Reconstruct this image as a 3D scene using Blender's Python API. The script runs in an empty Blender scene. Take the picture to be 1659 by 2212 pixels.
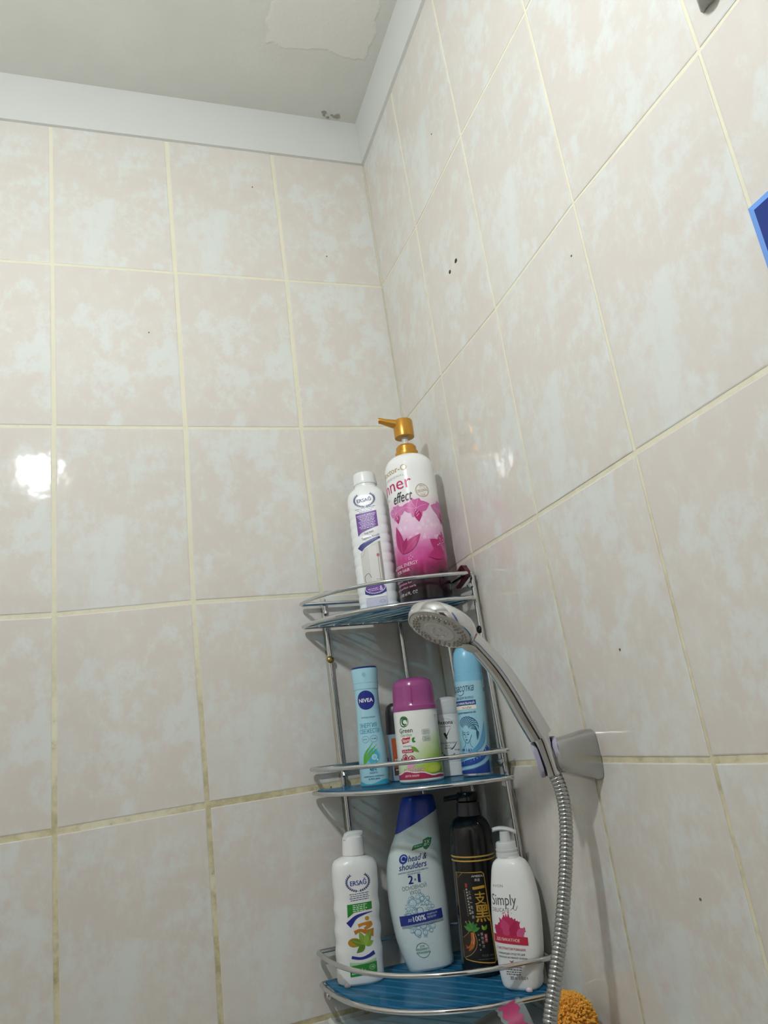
import bpy, bmesh, math, random
from mathutils import Vector, Matrix
from mathutils.geometry import delaunay_2d_cdt
from math import sin, cos, pi, radians, sqrt, atan2, asin

S = bpy.context.scene
COL = S.collection
random.seed(7)
ZC = 2.4                      # height of the cornice's lower edge above the floor

# ------------------------------------------------------------------ camera
cam = bpy.data.cameras.new('camera')
cam.sensor_fit = 'HORIZONTAL'
cam.sensor_width = 36.0
cam.lens = 36.0 * 1591.87 / 1659.0
cam.clip_start = 0.01
camo = bpy.data.objects.new('camera', cam)
COL.objects.link(camo)
camo.matrix_world = Matrix((
    (0.94343854, 0.03474698, -0.32972165, -0.48684641),
    (-0.30246934, -0.31707375, -0.89887515, -1.15536779),
    (-0.13577928, 0.94776415, -0.2886297, ZC - 1.12804902),
    (0, 0, 0, 1)))
S.camera = camo

# ------------------------------------------------------------------ world, exposure
w = bpy.data.worlds.new('world')
S.world = w
w.use_nodes = True
w.node_tree.nodes['Background'].inputs[0].default_value = (0.9, 0.95, 1.0, 1)
w.node_tree.nodes['Background'].inputs[1].default_value = 0.02
S.view_settings.view_transform = 'Standard'
S.view_settings.look = 'None'
S.view_settings.gamma = 1.0
S.view_settings.use_curve_mapping = False
S.view_settings.exposure = 0.0
S.cycles.max_bounces = 6
S.cycles.diffuse_bounces = 4
S.cycles.glossy_bounces = 3
S.cycles.transmission_bounces = 2
S.cycles.transparent_max_bounces = 10
S.cycles.use_light_tree = False          # one lamp only
S.cycles.adaptive_threshold = 0.08
S.cycles.adaptive_min_samples = 16
S.cycles.caustics_reflective = False
S.cycles.caustics_refractive = False
BULB = (-0.708, -0.905, ZC - 0.316)
BULB_STRENGTH = 580.0

# ------------------------------------------------------------------ materials
def lin(c):
    if isinstance(c, str):
        c = tuple(int(c[i:i + 2], 16) for i in (0, 2, 4))
    return tuple(((v / 255) / 12.92 if v / 255 <= 0.04045 else ((v / 255 + 0.055) / 1.055) ** 2.4) for v in c[:3]) + (1,)

MATS = {}
def mat(name, c, rough=0.4, metal=0.0, spec=0.5, **kw):
    if name in MATS:
        return MATS[name]
    m = bpy.data.materials.new(name)
    m.use_nodes = True
    b = m.node_tree.nodes['Principled BSDF']
    b.inputs['Base Color'].default_value = lin(c)
    b.inputs['Roughness'].default_value = rough
    b.inputs['Metallic'].default_value = metal
    b.inputs['Specular IOR Level'].default_value = spec
    for k, v in kw.items():
        b.inputs[k].default_value = v
    MATS[name] = m
    return m

class NT:
    """small node-tree helper"""
    def __init__(self, m):
        self.t = m.node_tree
        self.n = self.t.nodes
    def add(self, kind, **props):
        nd = self.n.new(kind)
        for k, v in props.items():
            setattr(nd, k, v)
        return nd
    def link(self, a, b):
        self.t.links.new(a, b)
    def val(self, node, **kw):
        for k, v in kw.items():
            node.inputs[k.replace('_', ' ')].default_value = v
    def math(self, op, a, b=None, c=None, clamp=False):
        nd = self.add('ShaderNodeMath', operation=op, use_clamp=clamp)
        for i, x in enumerate((a, b, c)):
            if x is None:
                continue
            if isinstance(x, (int, float)):
                nd.inputs[i].default_value = x
            else:
                self.link(x, nd.inputs[i])
        return nd.outputs[0]
    def mix(self, fac, a, b, blend='MIX'):
        nd = self.add('ShaderNodeMix', data_type='RGBA', blend_type=blend)
        for sock, x in ((nd.inputs[0], fac), (nd.inputs[6], a), (nd.inputs[7], b)):
            if isinstance(x, (int, float)):
                sock.default_value = x
            elif isinstance(x, tuple):
                sock.default_value = x
            else:
                self.link(x, sock)
        return nd.outputs[2]
    def noise(self, vec, scale, detail=3, rough=0.5, dist=0.0):
        nd = self.add('ShaderNodeTexNoise')
        nd.inputs['Scale'].default_value = scale
        nd.inputs['Detail'].default_value = detail
        nd.inputs['Roughness'].default_value = rough
        nd.inputs['Distortion'].default_value = dist
        if vec is not None:
            self.link(vec, nd.inputs['Vector'])
        return nd.outputs[0]
    def ramp(self, fac, stops, interp='LINEAR'):
        nd = self.add('ShaderNodeValToRGB')
        r = nd.color_ramp
        r.interpolation = interp
        while len(r.elements) < len(stops):
            r.elements.new(0.5)
        for e, (p, c) in zip(r.elements, stops):
            e.position = p
            e.color = c
        self.link(fac, nd.inputs[0])
        return nd.outputs[0]
    def smooth(self, x, lo, hi):
        nd = self.add('ShaderNodeMapRange', interpolation_type='SMOOTHSTEP')
        nd.inputs['From Min'].default_value = lo
        nd.inputs['From Max'].default_value = hi
        self.link(x, nd.inputs['Value'])
        return nd.outputs[0]
    def bump(self, h, strength, dist, bsdf):
        nd = self.add('ShaderNodeBump')
        nd.inputs['Strength'].default_value = strength
        nd.inputs['Distance'].default_value = dist
        self.link(h, nd.inputs['Height'])
        self.link(nd.outputs[0], bsdf.inputs['Normal'])

def tile_material():
    m = mat('glazed_tile', 'E2D4C8', 0.06)
    t = NT(m)
    b = t.n['Principled BSDF']
    tc = t.add('ShaderNodeTexCoord')
    oi = t.add('ShaderNodeObjectInfo')
    # the same print on every tile, nudged a little from tile to tile
    shift = t.add('ShaderNodeVectorMath', operation='MULTIPLY_ADD')
    comb = t.add('ShaderNodeCombineXYZ')
    rnd = t.math('MULTIPLY', t.math('FLOOR', t.math('MULTIPLY', oi.outputs['Random'], 3.0)), 7.3)
    t.link(rnd, comb.inputs[1])
    t.link(tc.outputs['Object'], shift.inputs[0])
    shift.inputs[1].default_value = (1, 1, 0.8)
    t.link(comb.outputs[0], shift.inputs[2])
    v = shift.outputs[0]
    big = t.noise(v, 15, 2, 0.5)
    fine = t.noise(v, 44, 4, 0.72)
    haze = t.noise(v, 7, 2)
    cloud = t.math('ADD', t.math('MULTIPLY', big, 0.52), t.math('MULTIPLY', fine, 0.48))
    k = t.smooth(cloud, 0.475, 0.605)
    k2 = t.smooth(t.math('ADD', t.math('MULTIPLY', haze, 0.5), t.math('MULTIPLY', fine, 0.5)), 0.40, 0.60)
    pinkish = t.mix(k2, lin('D7CFC7'), lin('D9D5CE'))
    col = t.mix(t.math('MULTIPLY', k, 0.8), pinkish, lin('DADEDA'))
    t.link(col, b.inputs['Base Color'])
    wave = t.noise(tc.outputs['Object'], 26, 2, 0.45)
    t.bump(wave, 0.35, 0.0016, b)
    return m

def grout_material():
    m = mat('cream_grout', 'DCD5B8', 0.85, spec=0.2)
    t = NT(m)
    b = t.n['Principled BSDF']
    tc = t.add('ShaderNodeTexCoord')
    g = tc.outputs['Object']
    n1 = t.noise(g, 5, 3, 0.6)
    n2 = t.noise(g, 60, 4, 0.6)
    # mildew: grows thicker lower down where the wall gets wet, in blotches
    sep = t.add('ShaderNodeSeparateXYZ')
    t.link(g, sep.inputs[0])
    low = t.smooth(sep.outputs['Z'], ZC - 0.75, ZC - 1.35)
    d = t.math('ADD', t.math('MULTIPLY', n1, 0.55), t.math('MULTIPLY', n2, 0.45))
    stain = t.math('MULTIPLY', t.smooth(d, 0.44, 0.62), t.math('ADD', t.math('MULTIPLY', low, 0.6), 0.06))
    aged = t.mix(t.math('MULTIPLY', low, t.smooth(n1, 0.3, 0.6)), lin('E3DEC8'), lin('D2C7A0'))
    col = t.mix(stain, aged, lin('978C64'))
    col = t.mix(t.math('MULTIPLY', t.smooth(n2, 0.66, 0.74), t.math('ADD', t.math('MULTIPLY', low, 0.5), 0.05)), col, lin('6B6653'))
    t.link(col, b.inputs['Base Color'])
    t.bump(n2, 0.5, 0.002, b)
    return m

def ceiling_material():
    m = mat('old_ceiling_paint', 'C6C3BB', 0.85, spec=0.2)
    t = NT(m)
    b = t.n['Principled BSDF']
    tc = t.add('ShaderNodeTexCoord')
    g = tc.outputs['Object']
    sep = t.add('ShaderNodeSeparateXYZ')
    t.link(g, sep.inputs[0])
    wob = t.noise(g, 16, 4, 0.6)
    x = t.math('ADD', sep.outputs['X'], t.math('MULTIPLY', t.math('SUBTRACT', wob, 0.5), 0.05))
    y = t.math('ADD', sep.outputs['Y'], t.math('MULTIPLY', t.math('SUBTRACT', wob, 0.5), 0.05))
    # a repainted patch near the corner: its own outline
    px = t.math('MULTIPLY', t.smooth(x, -0.226, -0.218), t.smooth(x, -0.03, -0.036))
    py = t.math('MULTIPLY', t.smooth(y, -0.155, -0.161), t.smooth(y, -0.335, -0.325))
    patch = t.math('MULTIPLY', px, py)
    n = t.noise(g, 3.5, 4, 0.6)
    base = t.mix(t.smooth(n, 0.3, 0.7), lin('CDCCC4'), lin('D5D4CC'))
    col = t.mix(t.math('MULTIPLY', patch, 0.6), base, lin('DEDAD3'))
    t.link(col, b.inputs['Base Color'])
    rough = t.noise(g, 90, 4, 0.6)
    t.bump(t.math('ADD', rough, t.math('MULTIPLY', patch, 2.0)), 0.25, 0.002, b)
    return m

TILE = tile_material()
GROUT = grout_material()
CEIL = ceiling_material()
CORNICE = mat('white_cornice_paint', 'D3D4D0', 0.55)
CHROME = mat('chrome', 'D2D3D4', 0.09, 1.0)
DULLCHROME = mat('limescaled_chrome', 'B9BABA', 0.24, 1.0)
STEEL = mat('hose_steel', 'B4B6B6', 0.2, 1.0)
DARKMETAL = mat('dark_screw', '1D1B19', 0.4, 0.6)
BRASS = mat('brass_screw', 'A08B50', 0.35, 0.9)
WHITE = mat('white_plastic', 'EDEEED', 0.28)
OFFWHITE = mat('soft_white_plastic', 'E4E6E4', 0.35)

def tray_material():
    m = bpy.data.materials.new('blue_clear_plastic')
    m.use_nodes = True
    t = NT(m)
    b = t.n['Principled BSDF']
    out = t.n['Material Output']
    b.inputs['Base Color'].default_value = lin('2A86BC')
    b.inputs['Roughness'].default_value = 0.12
    tr = t.add('ShaderNodeBsdfTransparent')
    tr.inputs[0].default_value = (0.60, 0.88, 0.97, 1)
    mx = t.add('ShaderNodeMixShader')
    mx.inputs[0].default_value = 0.44
    t.link(tr.outputs[0], mx.inputs[1])
    t.link(b.outputs[0], mx.inputs[2])
    t.link(mx.outputs[0], out.inputs[0])
    return m
TRAY = tray_material()

def clear_material(name, tint, solid, c, rough=0.1):
    """thin clear plastic: part see-through, part glossy body"""
    m = bpy.data.materials.new(name)
    m.use_nodes = True
    t = NT(m)
    b = t.n['Principled BSDF']
    b.inputs['Base Color'].default_value = lin(c)
    b.inputs['Roughness'].default_value = rough
    tr = t.add('ShaderNodeBsdfTransparent')
    tr.inputs[0].default_value = tint
    mx = t.add('ShaderNodeMixShader')
    mx.inputs[0].default_value = solid
    t.link(tr.outputs[0], mx.inputs[1])
    t.link(b.outputs[0], mx.inputs[2])
    t.link(mx.outputs[0], t.n['Material Output'].inputs[0])
    return m
FROST = clear_material('frosted_plastic', (0.93, 0.95, 0.95, 1), 0.6, 'F3F5F5', 0.3)
CLEAR = clear_material('clear_plastic', (0.92, 0.93, 0.93, 1), 0.22, 'C9CCCC', 0.06)
PURPLECLEAR = clear_material('purple_clear_plastic', (0.75, 0.35, 0.62, 1), 0.82, 'A8508F', 0.2)

# ------------------------------------------------------------------ object helpers
def setp(o, label=None, cat=None, group=None, kind=None):
    for k, v in (('label', label), ('category', cat), ('group', group), ('kind', kind)):
        if v:
            o[k] = v
    return o

def mesh_obj(name, verts, faces, mats, parent=None, smooth=True, fm=None, angle=38):
    me = bpy.data.meshes.new(name)
    me.from_pydata([tuple(v) for v in verts], [], faces)
    if not isinstance(mats, (list, tuple)):
        mats = [mats]
    for m in mats:
        me.materials.append(m)
    if fm:
        me.polygons.foreach_set('material_index', fm)
    if smooth:
        me.polygons.foreach_set('use_smooth', [True] * len(me.polygons))
        me.set_sharp_from_angle(angle=radians(angle))
    me.update()
    o = bpy.data.objects.new(name, me)
    COL.objects.link(o)
    if parent:
        o.parent = parent
    return o

def bm_obj(name, bm, mats, parent=None, smooth=True, angle=38):
    me = bpy.data.meshes.new(name)
    bm.normal_update()
    bm.to_mesh(me)
    bm.free()
    if not isinstance(mats, (list, tuple)):
        mats = [mats]
    for m in mats:
        me.materials.append(m)
    if smooth:
        me.polygons.foreach_set('use_smooth', [True] * len(me.polygons))
        me.set_sharp_from_angle(angle=radians(angle))
    o = bpy.data.objects.new(name, me)
    COL.objects.link(o)
    if parent:
        o.parent = parent
    return o

def empty(name, loc=(0, 0, 0), rot=None):
    o = bpy.data.objects.new(name, None)
    o.empty_display_size = 0.02
    COL.objects.link(o)
    o.location = loc
    if rot is not None:
        o.rotation_euler = rot
    return o

def loft(rings, closed=True, caps=True):
    v, f = [], []
    n = len(rings[0])
    for r in rings:
        v += list(r)
    for i in range(len(rings) - 1):
        for j in range(n if closed else n - 1):
            k = (j + 1) % n
            f.append((i * n + j, i * n + k, (i + 1) * n + k, (i + 1) * n + j))
    if caps:
        f.append(tuple(range(n - 1, -1, -1)))
        f.append(tuple((len(rings) - 1) * n + j for j in range(n)))
    return v, f

def lathe(profile, seg=32, caps=True, cx=0, cy=0):
    rings = []
    for z, r in profile:
        rings.append([(cx + r * cos(2 * pi * j / seg), cy + r * sin(2 * pi * j / seg), z) for j in range(seg)])
    return loft(rings, True, caps)

def merge(*vf):
    V, F = [], []
    for v, f in vf:
        o = len(V)
        V += list(v)
        F += [tuple(i + o for i in q) for q in f]
    return V, F

def xform(vf, M):
    return [tuple(M @ Vector(p)) for p in vf[0]], vf[1]

def tube(pts, r, seg=10, closed=False, caps=True, up=None):
    P = [Vector(p) for p in pts]
    n = len(P)
    R = r if isinstance(r, (list, tuple)) else [r] * n
    tang = []
    for i in range(n):
        a = P[(i - 1) % n] if (closed or i > 0) else P[i]
        b = P[(i + 1) % n] if (closed or i < n - 1) else P[i]
        tang.append((b - a).normalized())
    nor = Vector(up) if up else (Vector((0, 0, 1)) if abs(tang[0].z) < 0.9 else Vector((1, 0, 0)))
    rings = []
    for i in range(n):
        nor = (nor - tang[i] * nor.dot(tang[i])).normalized()
        bi = tang[i].cross(nor)
        rings.append([tuple(P[i] + R[i] * (cos(2 * pi * j / seg) * nor + sin(2 * pi * j / seg) * bi)) for j in range(seg)])
    if closed:
        rings.append(rings[0])
        v, f = loft(rings[:-1], True, False)
        m = (n - 1) * seg
        for j in range(seg):
            k = (j + 1) % seg
            f.append((m + j, m + k, k, j))
        return v, f
    return loft(rings, True, caps)

def box(c, s):
    x, y, z = c
    a, b, d = s[0] / 2, s[1] / 2, s[2] / 2
    v = [(x + i * a, y + j * b, z + k * d) for k in (-1, 1) for j in (-1, 1) for i in (-1, 1)]
    f = [(0, 2, 3, 1), (4, 5, 7, 6), (0, 1, 5, 4), (2, 6, 7, 3), (0, 4, 6, 2), (1, 3, 7, 5)]
    return v, f

def bevel_box(name, c, s, bev, m, parent=None, seg=2):
    v, f = box(c, s)
    bm = bmesh.new()
    vs = [bm.verts.new(p) for p in v]
    for q in f:
        bm.faces.new([vs[i] for i in q])
    bmesh.ops.bevel(bm, geom=list(bm.edges), offset=bev, segments=seg, affect='EDGES', profile=0.5)
    return bm_obj(name, bm, m, parent)

def catmull(pts, sub):
    P = [Vector(p) for p in pts]
    out = []
    for i in range(len(P) - 1):
        a = P[i - 1] if i else P[i] * 2 - P[i + 1]
        b, c = P[i], P[i + 1]
        d = P[i + 2] if i + 2 < len(P) else c * 2 - b
        for k in range(sub):
            t = k / sub
            out.append(0.5 * ((2 * b) + (c - a) * t + (2 * a - 5 * b + 4 * c - d) * t * t + (3 * b - a - 3 * c + d) * t ** 3))
    out.append(P[-1])
    return out

# ------------------------------------------------------------------ the room
def structure(name, vf, m, smooth=False):
    o = mesh_obj(name, vf[0], vf[1], m, None, smooth)
    o['kind'] = 'structure'
    return o

RX, RY, CZ = -1.55, -2.0, ZC + 0.098      # far ends of the room, ceiling height
GD = 0.0008                              # the joints lie this deep behind the tile faces
wall_back = structure('wall_back', box(((RX) / 2, GD + 0.05, CZ / 2), (-RX + 0.2, 0.1, CZ)), GROUT)
wall_right = structure('wall_right', box((GD + 0.05, RY / 2, CZ / 2), (0.1, -RY + 0.0, CZ)), GROUT)

def plain_tiles():
    m = mat('plain_tiled_wall', 'DCD0C4', 0.25)
    t = NT(m)
    b = t.n['Principled BSDF']
    tc = t.add('ShaderNodeTexCoord')
    n = t.noise(tc.outputs['Object'], 11, 2, 0.6)
    t.link(t.mix(t.smooth(n, 0.42, 0.62), lin('D9D3CB'), lin('DEDCD8')), b.inputs['Base Color'])
    return m
PLAIN = plain_tiles()
structure('wall_left', box((RX - 0.05, RY / 2, CZ / 2), (0.1, -RY, CZ)), PLAIN)
structure('wall_front', box((RX / 2, RY - 0.05, CZ / 2), (-RX + 0.2, 0.1, CZ)), PLAIN)
structure('floor', box((RX / 2, RY / 2, -0.05), (-RX + 0.2, -RY + 0.2, 0.1)), mat('pale_floor_tile', 'CFCAC2', 0.35))
ceiling = structure('ceiling', box((RX / 2, RY / 2, CZ + 0.05), (-RX + 0.2, -RY + 0.2, 0.1)), CEIL)
structure('added_door_1', box((-0.95, RY + 0.012, 1.0), (0.7, 0.024, 2.0)), mat('added_dark_door', '3E3129', 0.4))  # unseen dark door, added to give the chrome something dark to reflect

# cornice: flat painted board right under the ceiling on both walls
ct = 0.006
structure('trim_1', box((RX / 2, -ct / 2 + 0.0005, ZC + 0.0465), (-RX, ct + 0.001, 0.103)), CORNICE)
structure('trim_2', box((-ct / 2 + 0.0005, RY / 2 - ct / 2, ZC + 0.0465), (ct + 0.001, -RY - ct, 0.103)), CORNICE)

# ------------------------------------------------------------------ tiles, one by one
TA0, TB0, TW, TWB, TH = 0.1914, 0.1827, 0.2, 0.2005, 0.2968
# joints that sit off the even grid (millimetres along the wall, millimetres up)
OFFA = {(3, 1): (1.0, 1.3), (2, 1): (1.6, 0.9), (1, 1): (1.7, 0.6), (0, 1): (0, 1.0), (3, 2): (1.4, -2.1), (2, 2): (1.4, -3.9),
        (1, 2): (-1.9, -4.0), (0, 2): (0, -2.0), (3, 3): (0.2, -3.7), (2, 3): (-2.6, -0.2), (1, 3): (1.0, -2.6), (0, 3): (0, -2.0),
        (3, 4): (-1.0, -2.2), (2, 4): (-0.3, 0.3), (1, 5): (-1.4, -0.2)}
OFFB = {(0, 1): (0, 2.7), (1, 1): (-5.0, -8.0), (2, 1): (-1.4, -1.8), (3, 1): (-0.7, -5.2), (0, 2): (0, 8.0), (1, 2): (-1.1, 4.5),
        (2, 2): (1.9, 0), (3, 2): (0, 6.0), (4, 2): (-2.1, -2.7), (1, 3): (0.5, 3.3), (2, 3): (3.7, 0.2), (3, 3): (2.3, 0.1),
        (2, 4): (-5.0, 2.7), (3, 4): (2.9, -0.5)}

def joint(wall, i, j):
    """(distance from the corner, height) of the joint crossing i columns out, j rows down"""
    if wall == 'A':
        d = 0 if i == 0 else TA0 + (i - 1) * TW
        o = OFFA.get((i, j), (0, 0))
    else:
        d = 0 if i == 0 else TB0 + (i - 1) * TWB
        o = OFFB.get((i, j), (0, 0))
    return d - o[0] / 1000, ZC - TH * j + o[1] / 1000

def make_tile(wall, i, j):
    rng = random.Random(i * 97 + j * 13 + (5 if wall == 'B' else 0))
    q = [joint(wall, i, j + 1), joint(wall, i + 1, j + 1), joint(wall, i + 1, j), joint(wall, i, j)]
    gx = 0.0034 if wall == 'A' else 0.0021
    gz = 0.0026 if wall == 'A' else 0.0021
    if wall == 'B' and j in (3, 4):
        gz = 0.0032
    if wall == 'A' and j in (3, 4):
        gz = 0.0042
    cu = sum(p[0] for p in q) / 4
    cz = sum(p[1] for p in q) / 4
    outer = []
    for (u, z) in q:
        su = 1 if u > cu else -1
        sz = 1 if z > cz else -1
        g = gx
        if u < 0.01:
            g = 0.0016
        outer.append((u - su * (g + rng.uniform(-0.0006, 0.0006)), z - sz * (gz + rng.uniform(-0.0005, 0.0005))))
    dep = [rng.uniform(-0.0002, 0.0002) for _ in range(4)]
    sgn = -1 if wall == 'A' else 1           # local +X runs to the right as one faces the wall
    bev = 0.0013
    pts = []
    for lay in range(3):
        for k, (u, z) in enumerate(outer):
            su = 1 if u > cu else -1
            sz = 1 if z > cz else -1
            ins = bev if lay == 2 else 0
            y = (GD + 0.0006, 0.0004 + dep[k], dep[k])[lay]
            pts.append((sgn * (u - su * ins - cu), y, z - sz * ins - cz))
    f = []
    for lay in range(2):
        for k in range(4):
            n = (k + 1) % 4
            f.append((lay * 4 + k, lay * 4 + n, lay * 4 + 4 + n, lay * 4 + 4 + k))
    f.append((8, 9, 10, 11))
    if sgn < 0:
        f = [tuple(reversed(x)) for x in f]
    o = mesh_obj('tile', pts, f, TILE, wall_back if wall == 'A' else wall_right, smooth=False)
    if wall == 'A':
        o.location = (-cu, 0, cz)
    else:
        o.location = (0, -cu, cz)
        o.rotation_euler = (0, 0, -pi / 2)
    return o

for i in range(8):
    for j in range(8):
        make_tile('A', i, j)
for i in range(9):
    for j in range(8):
        make_tile('B', i, j)

# drilled holes and small chips in the right wall
HOLE = mat('dark_hole', '3B352E', 0.9)
def wall_spot(name, wall, d, z, ru, rz, m, th=0.0007, rng=random.Random(3)):
    k = 9
    ring = [(ru * cos(2 * pi * a / k) * rng.uniform(.75, 1.1), rz * sin(2 * pi * a / k) * rng.uniform(.75, 1.1)) for a in range(k)]
    v = [(a, 0.0008, b) for a, b in ring] + [(a * .9, -th, b * .9) for a, b in ring]
    f = [tuple(k + q for q in range(k))] + [(q, (q + 1) % k, k + (q + 1) % k, k + q) for q in range(k)]
    o = mesh_obj(name, v, f, m, wall_back if wall == 'A' else wall_right, smooth=False)
    if wall == 'A':
        o.location = (-d, 0, z)
    else:
        o.location = (0, -d, z)
        o.rotation_euler = (0, 0, -pi / 2)
wall_spot('drill_hole', 'B', 0.301, ZC - 0.4561, 0.0045, 0.0038, HOLE)
wall_spot('drill_hole', 'B', 0.2762, ZC - 0.4582, 0.0035, 0.0034, HOLE)
CHIP = mat('chipped_glaze', '6E6558', 0.9)
for wl, d, z in (('B', 0.301, ZC - 0.215), ('B', 0.485, ZC - 1.075), ('B', 0.56, ZC - 0.64), ('A', 0.128, ZC - 1.105), ('A', 0.155, ZC - 1.1), ('A', 0.21, ZC - 1.19),
                ('A', 0.105, ZC - 0.235), ('A', 0.44, ZC - 0.42), ('A', 0.236, ZC - 0.09), ('B', 0.52, ZC - 1.31)):
    wall_spot('chip', wl, d, z, 0.0014, 0.0016, CHIP)
# flaked plaster where ceiling and cornice meet in the corner
FLAKE = mat('flaked_plaster', '96938B', 0.9)
rng = random.Random(11)
for k in range(7):
    x, y = -0.028 - 0.05 * rng.random(), -0.012 - 0.012 * rng.random()
    s = 0.0015 + 0.0025 * rng.random()
    v = [(x + s * 1.6 * cos(a), y + s * sin(a), 0) for a in (0, 1.1, 2.3, 3.4, 4.6, 5.5)]
    vv = [(p[0], p[1], CZ + 0.0005) for p in v] + [(p[0], p[1], CZ - 0.0012 - 0.002 * rng.random()) for p in v]
    mesh_obj('flake', vv, [(11, 10, 9, 8, 7, 6)] + [(q, (q + 1) % 6, 6 + (q + 1) % 6, 6 + q) for q in range(6)], FLAKE, ceiling, smooth=False)

# ------------------------------------------------------------------ the lamp that lights the room
def lamp():
    e = empty('pendant_lamp', (BULB[0], BULB[1], CZ))
    setp(e, 'bare round bulb hanging on a short white cord', 'lamp')
    d = BULB[2] - CZ
    v, f = lathe([(0, 0.03), (-0.012, 0.03), (-0.02, 0.012)], 24)
    mesh_obj('ceiling_rose', v, f, WHITE, e)
    v, f = tube([(0, 0, -0.01), (0, 0, d + 0.06)], 0.003, 8)
    mesh_obj('cord', v, f, WHITE, e)
    v, f = lathe([(d + 0.075, 0.008), (d + 0.07, 0.016), (d + 0.03, 0.018), (d + 0.028, 0.012)], 24)
    mesh_obj('socket', v, f, WHITE, e)
    m = bpy.data.materials.new('lit_bulb')
    m.use_nodes = True
    n = m.node_tree.nodes
    n.remove(n['Principled BSDF'])
    em = n.new('ShaderNodeEmission')
    em.inputs[0].default_value = (0.915, 0.975, 1.0, 1)
    em.inputs[1].default_value = BULB_STRENGTH
    m.node_tree.links.new(em.outputs[0], n['Material Output'].inputs[0])
    rb = 0.031
    v, f = lathe([(d + rb * cos(a * pi / 12), max(0.0006, rb * sin(a * pi / 12))) for a in range(0, 13)], 20)
    mesh_obj('bulb', v, f, m, e)
lamp()

# ------------------------------------------------------------------ the corner rack
WALLGAP = 0.013
def tier_outline(a, b, n, zl, zr, inset=0.0, k=40):
    """closed outline of a quarter-round tier; x,y from the corner, height falls a little to the right"""
    g = WALLGAP + inset
    a -= inset
    b -= inset
    pts = []
    for i in range(k + 1):
        t = pi / 2 * i / k
        x, y = a * cos(t) ** (2 / n), b * sin(t) ** (2 / n)
        if x < g + 0.006 or y < g + 0.006:
            continue
        pts.append((x, y))
    # tight bends at both ends, straight back along the walls, rounded back corner
    x0, y1 = pts[0][0], pts[-1][1]
    left = [(x0 + 0.001 - 0.004 * (1 - cos(s)), g + 0.006 - 0.006 * sin(s)) for s in (0.3, 0.8, 1.2, 1.57)]
    right = [(g + 0.006 - 0.006 * sin(s), y1 + 0.001 - 0.004 * (1 - cos(s))) for s in (1.57, 1.2, 0.8, 0.3)]
    cr = 0.02
    back = [(g + cr + 0.08, g), (g + cr, g)] + [(g + cr - cr * sin(s), g + cr - cr * cos(s)) for s in (0.4, 0.8, 1.2)] + [(g, g + cr), (g, g + cr + 0.07)]
    allp = pts + right + list(reversed(back)) + list(reversed(left))
    def zz(x, y):
        return ZC + zl + (zr - zl) * (0.5 + (y / 0.22 - x / 0.24) / 2)
    return [(-x, -y, zz(x, y)) for x, y in allp], zz

TIERS = [  # a, b, n, z rim left/right, z rail left/right
    (0.231, 0.196, 2.15, -0.9475, -0.9555, -0.911, -0.919),
    (0.241, 0.214, 2.10, -1.1935, -1.2035, -1.160, -1.1685),
    (0.257, 0.236, 2.50, -1.4390, -1.4495, -1.4000, -1.4115),
]
rack = empty('corner_rack', (0, 0, ZC - 1.45))
setp(rack, 'chrome wire corner rack with three blue plastic shelves fixed in the tiled corner', 'rack')
TRAYTOP = []
def rp(vf):
    return [(x, y, z - (ZC - 1.45)) for x, y, z in vf[0]], vf[1]
for ti, (a, b, n, zl, zr, rl, rr) in enumerate(TIERS):
    rim, zz = tier_outline(a, b, n, zl, zr)
    v, f = rp(tube(rim, 0.0031, 10, closed=True))
    tier = mesh_obj('shelf_rim', v, f, CHROME, rack)
    rail, zr_ = tier_outline(a, b, n, rl, rr)
    v, f = rp(tube(rail, 0.0031, 10, closed=True))
    mesh_obj('guard_rail', v, f, CHROME, tier)
    # wires under the tray, slanting from the left wall to the front
    th = atan2(-0.178, 0.135)
    d = Vector((cos(th), sin(th)))
    nrm = Vector((-d.y, d.x))
    poly = [Vector((p[0], p[1])) for p in rim]
    s = -0.27
    while s < 0.27:
        hits = []
        for i in range(len(poly)):
            p, q = poly[i], poly[(i + 1) % len(poly)]
            sp, sq = p.dot(nrm) - s, q.dot(nrm) - s
            if sp * sq < 0:
                c = p + (q - p) * (sp / (sp - sq))
                hits.append(c.dot(d))
        if len(hits) >= 2 and max(hits) - min(hits) > 0.02:
            p0, p1 = nrm * s + d * min(hits), nrm * s + d * max(hits)
            pts = [(c.x, c.y, zz(-c.x, -c.y) - 0.0005) for c in (p0, (p0 + p1) / 2, p1)]
            v, f = rp(tube(pts, 0.0017, 6))
            mesh_obj('shelf_wire', v, f, CHROME, tier)
        s += 0.0195
    # one cross wire along the back
    tr, _ = tier_outline(a, b, n, zl, zr, inset=0.005)
    ov = [(x, y, z + 0.0014) for x, y, z in tr]
    v = ov + [(x, y, z + 0.0030) for x, y, z in ov]
    k = len(ov)
    f = [tuple(range(k)), tuple(k + i for i in range(k - 1, -1, -1))] + [(i, k + i, k + (i + 1) % k, (i + 1) % k) for i in range(k)]
    v, f = rp((v, f))
    mesh_obj('shelf_tray', v, f, TRAY, tier, smooth=False)
    TRAYTOP.append(lambda x, y, zz=zz: zz(-x, -y) + 0.0046)
    # little clips at the posts
    for (x, y) in ((-0.191, -WALLGAP), (-WALLGAP, -0.184)):
        v, f = rp(tube([(x, y - 0.002 if y == -WALLGAP else y, zz(-x, -y) + 0.018), (x - (0.002 if x == -WALLGAP else 0), y, zz(-x, -y) + 0.0225)], 0.0038, 10))
        mesh_obj('clip_screw', v, f, CHROME, tier)
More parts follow.
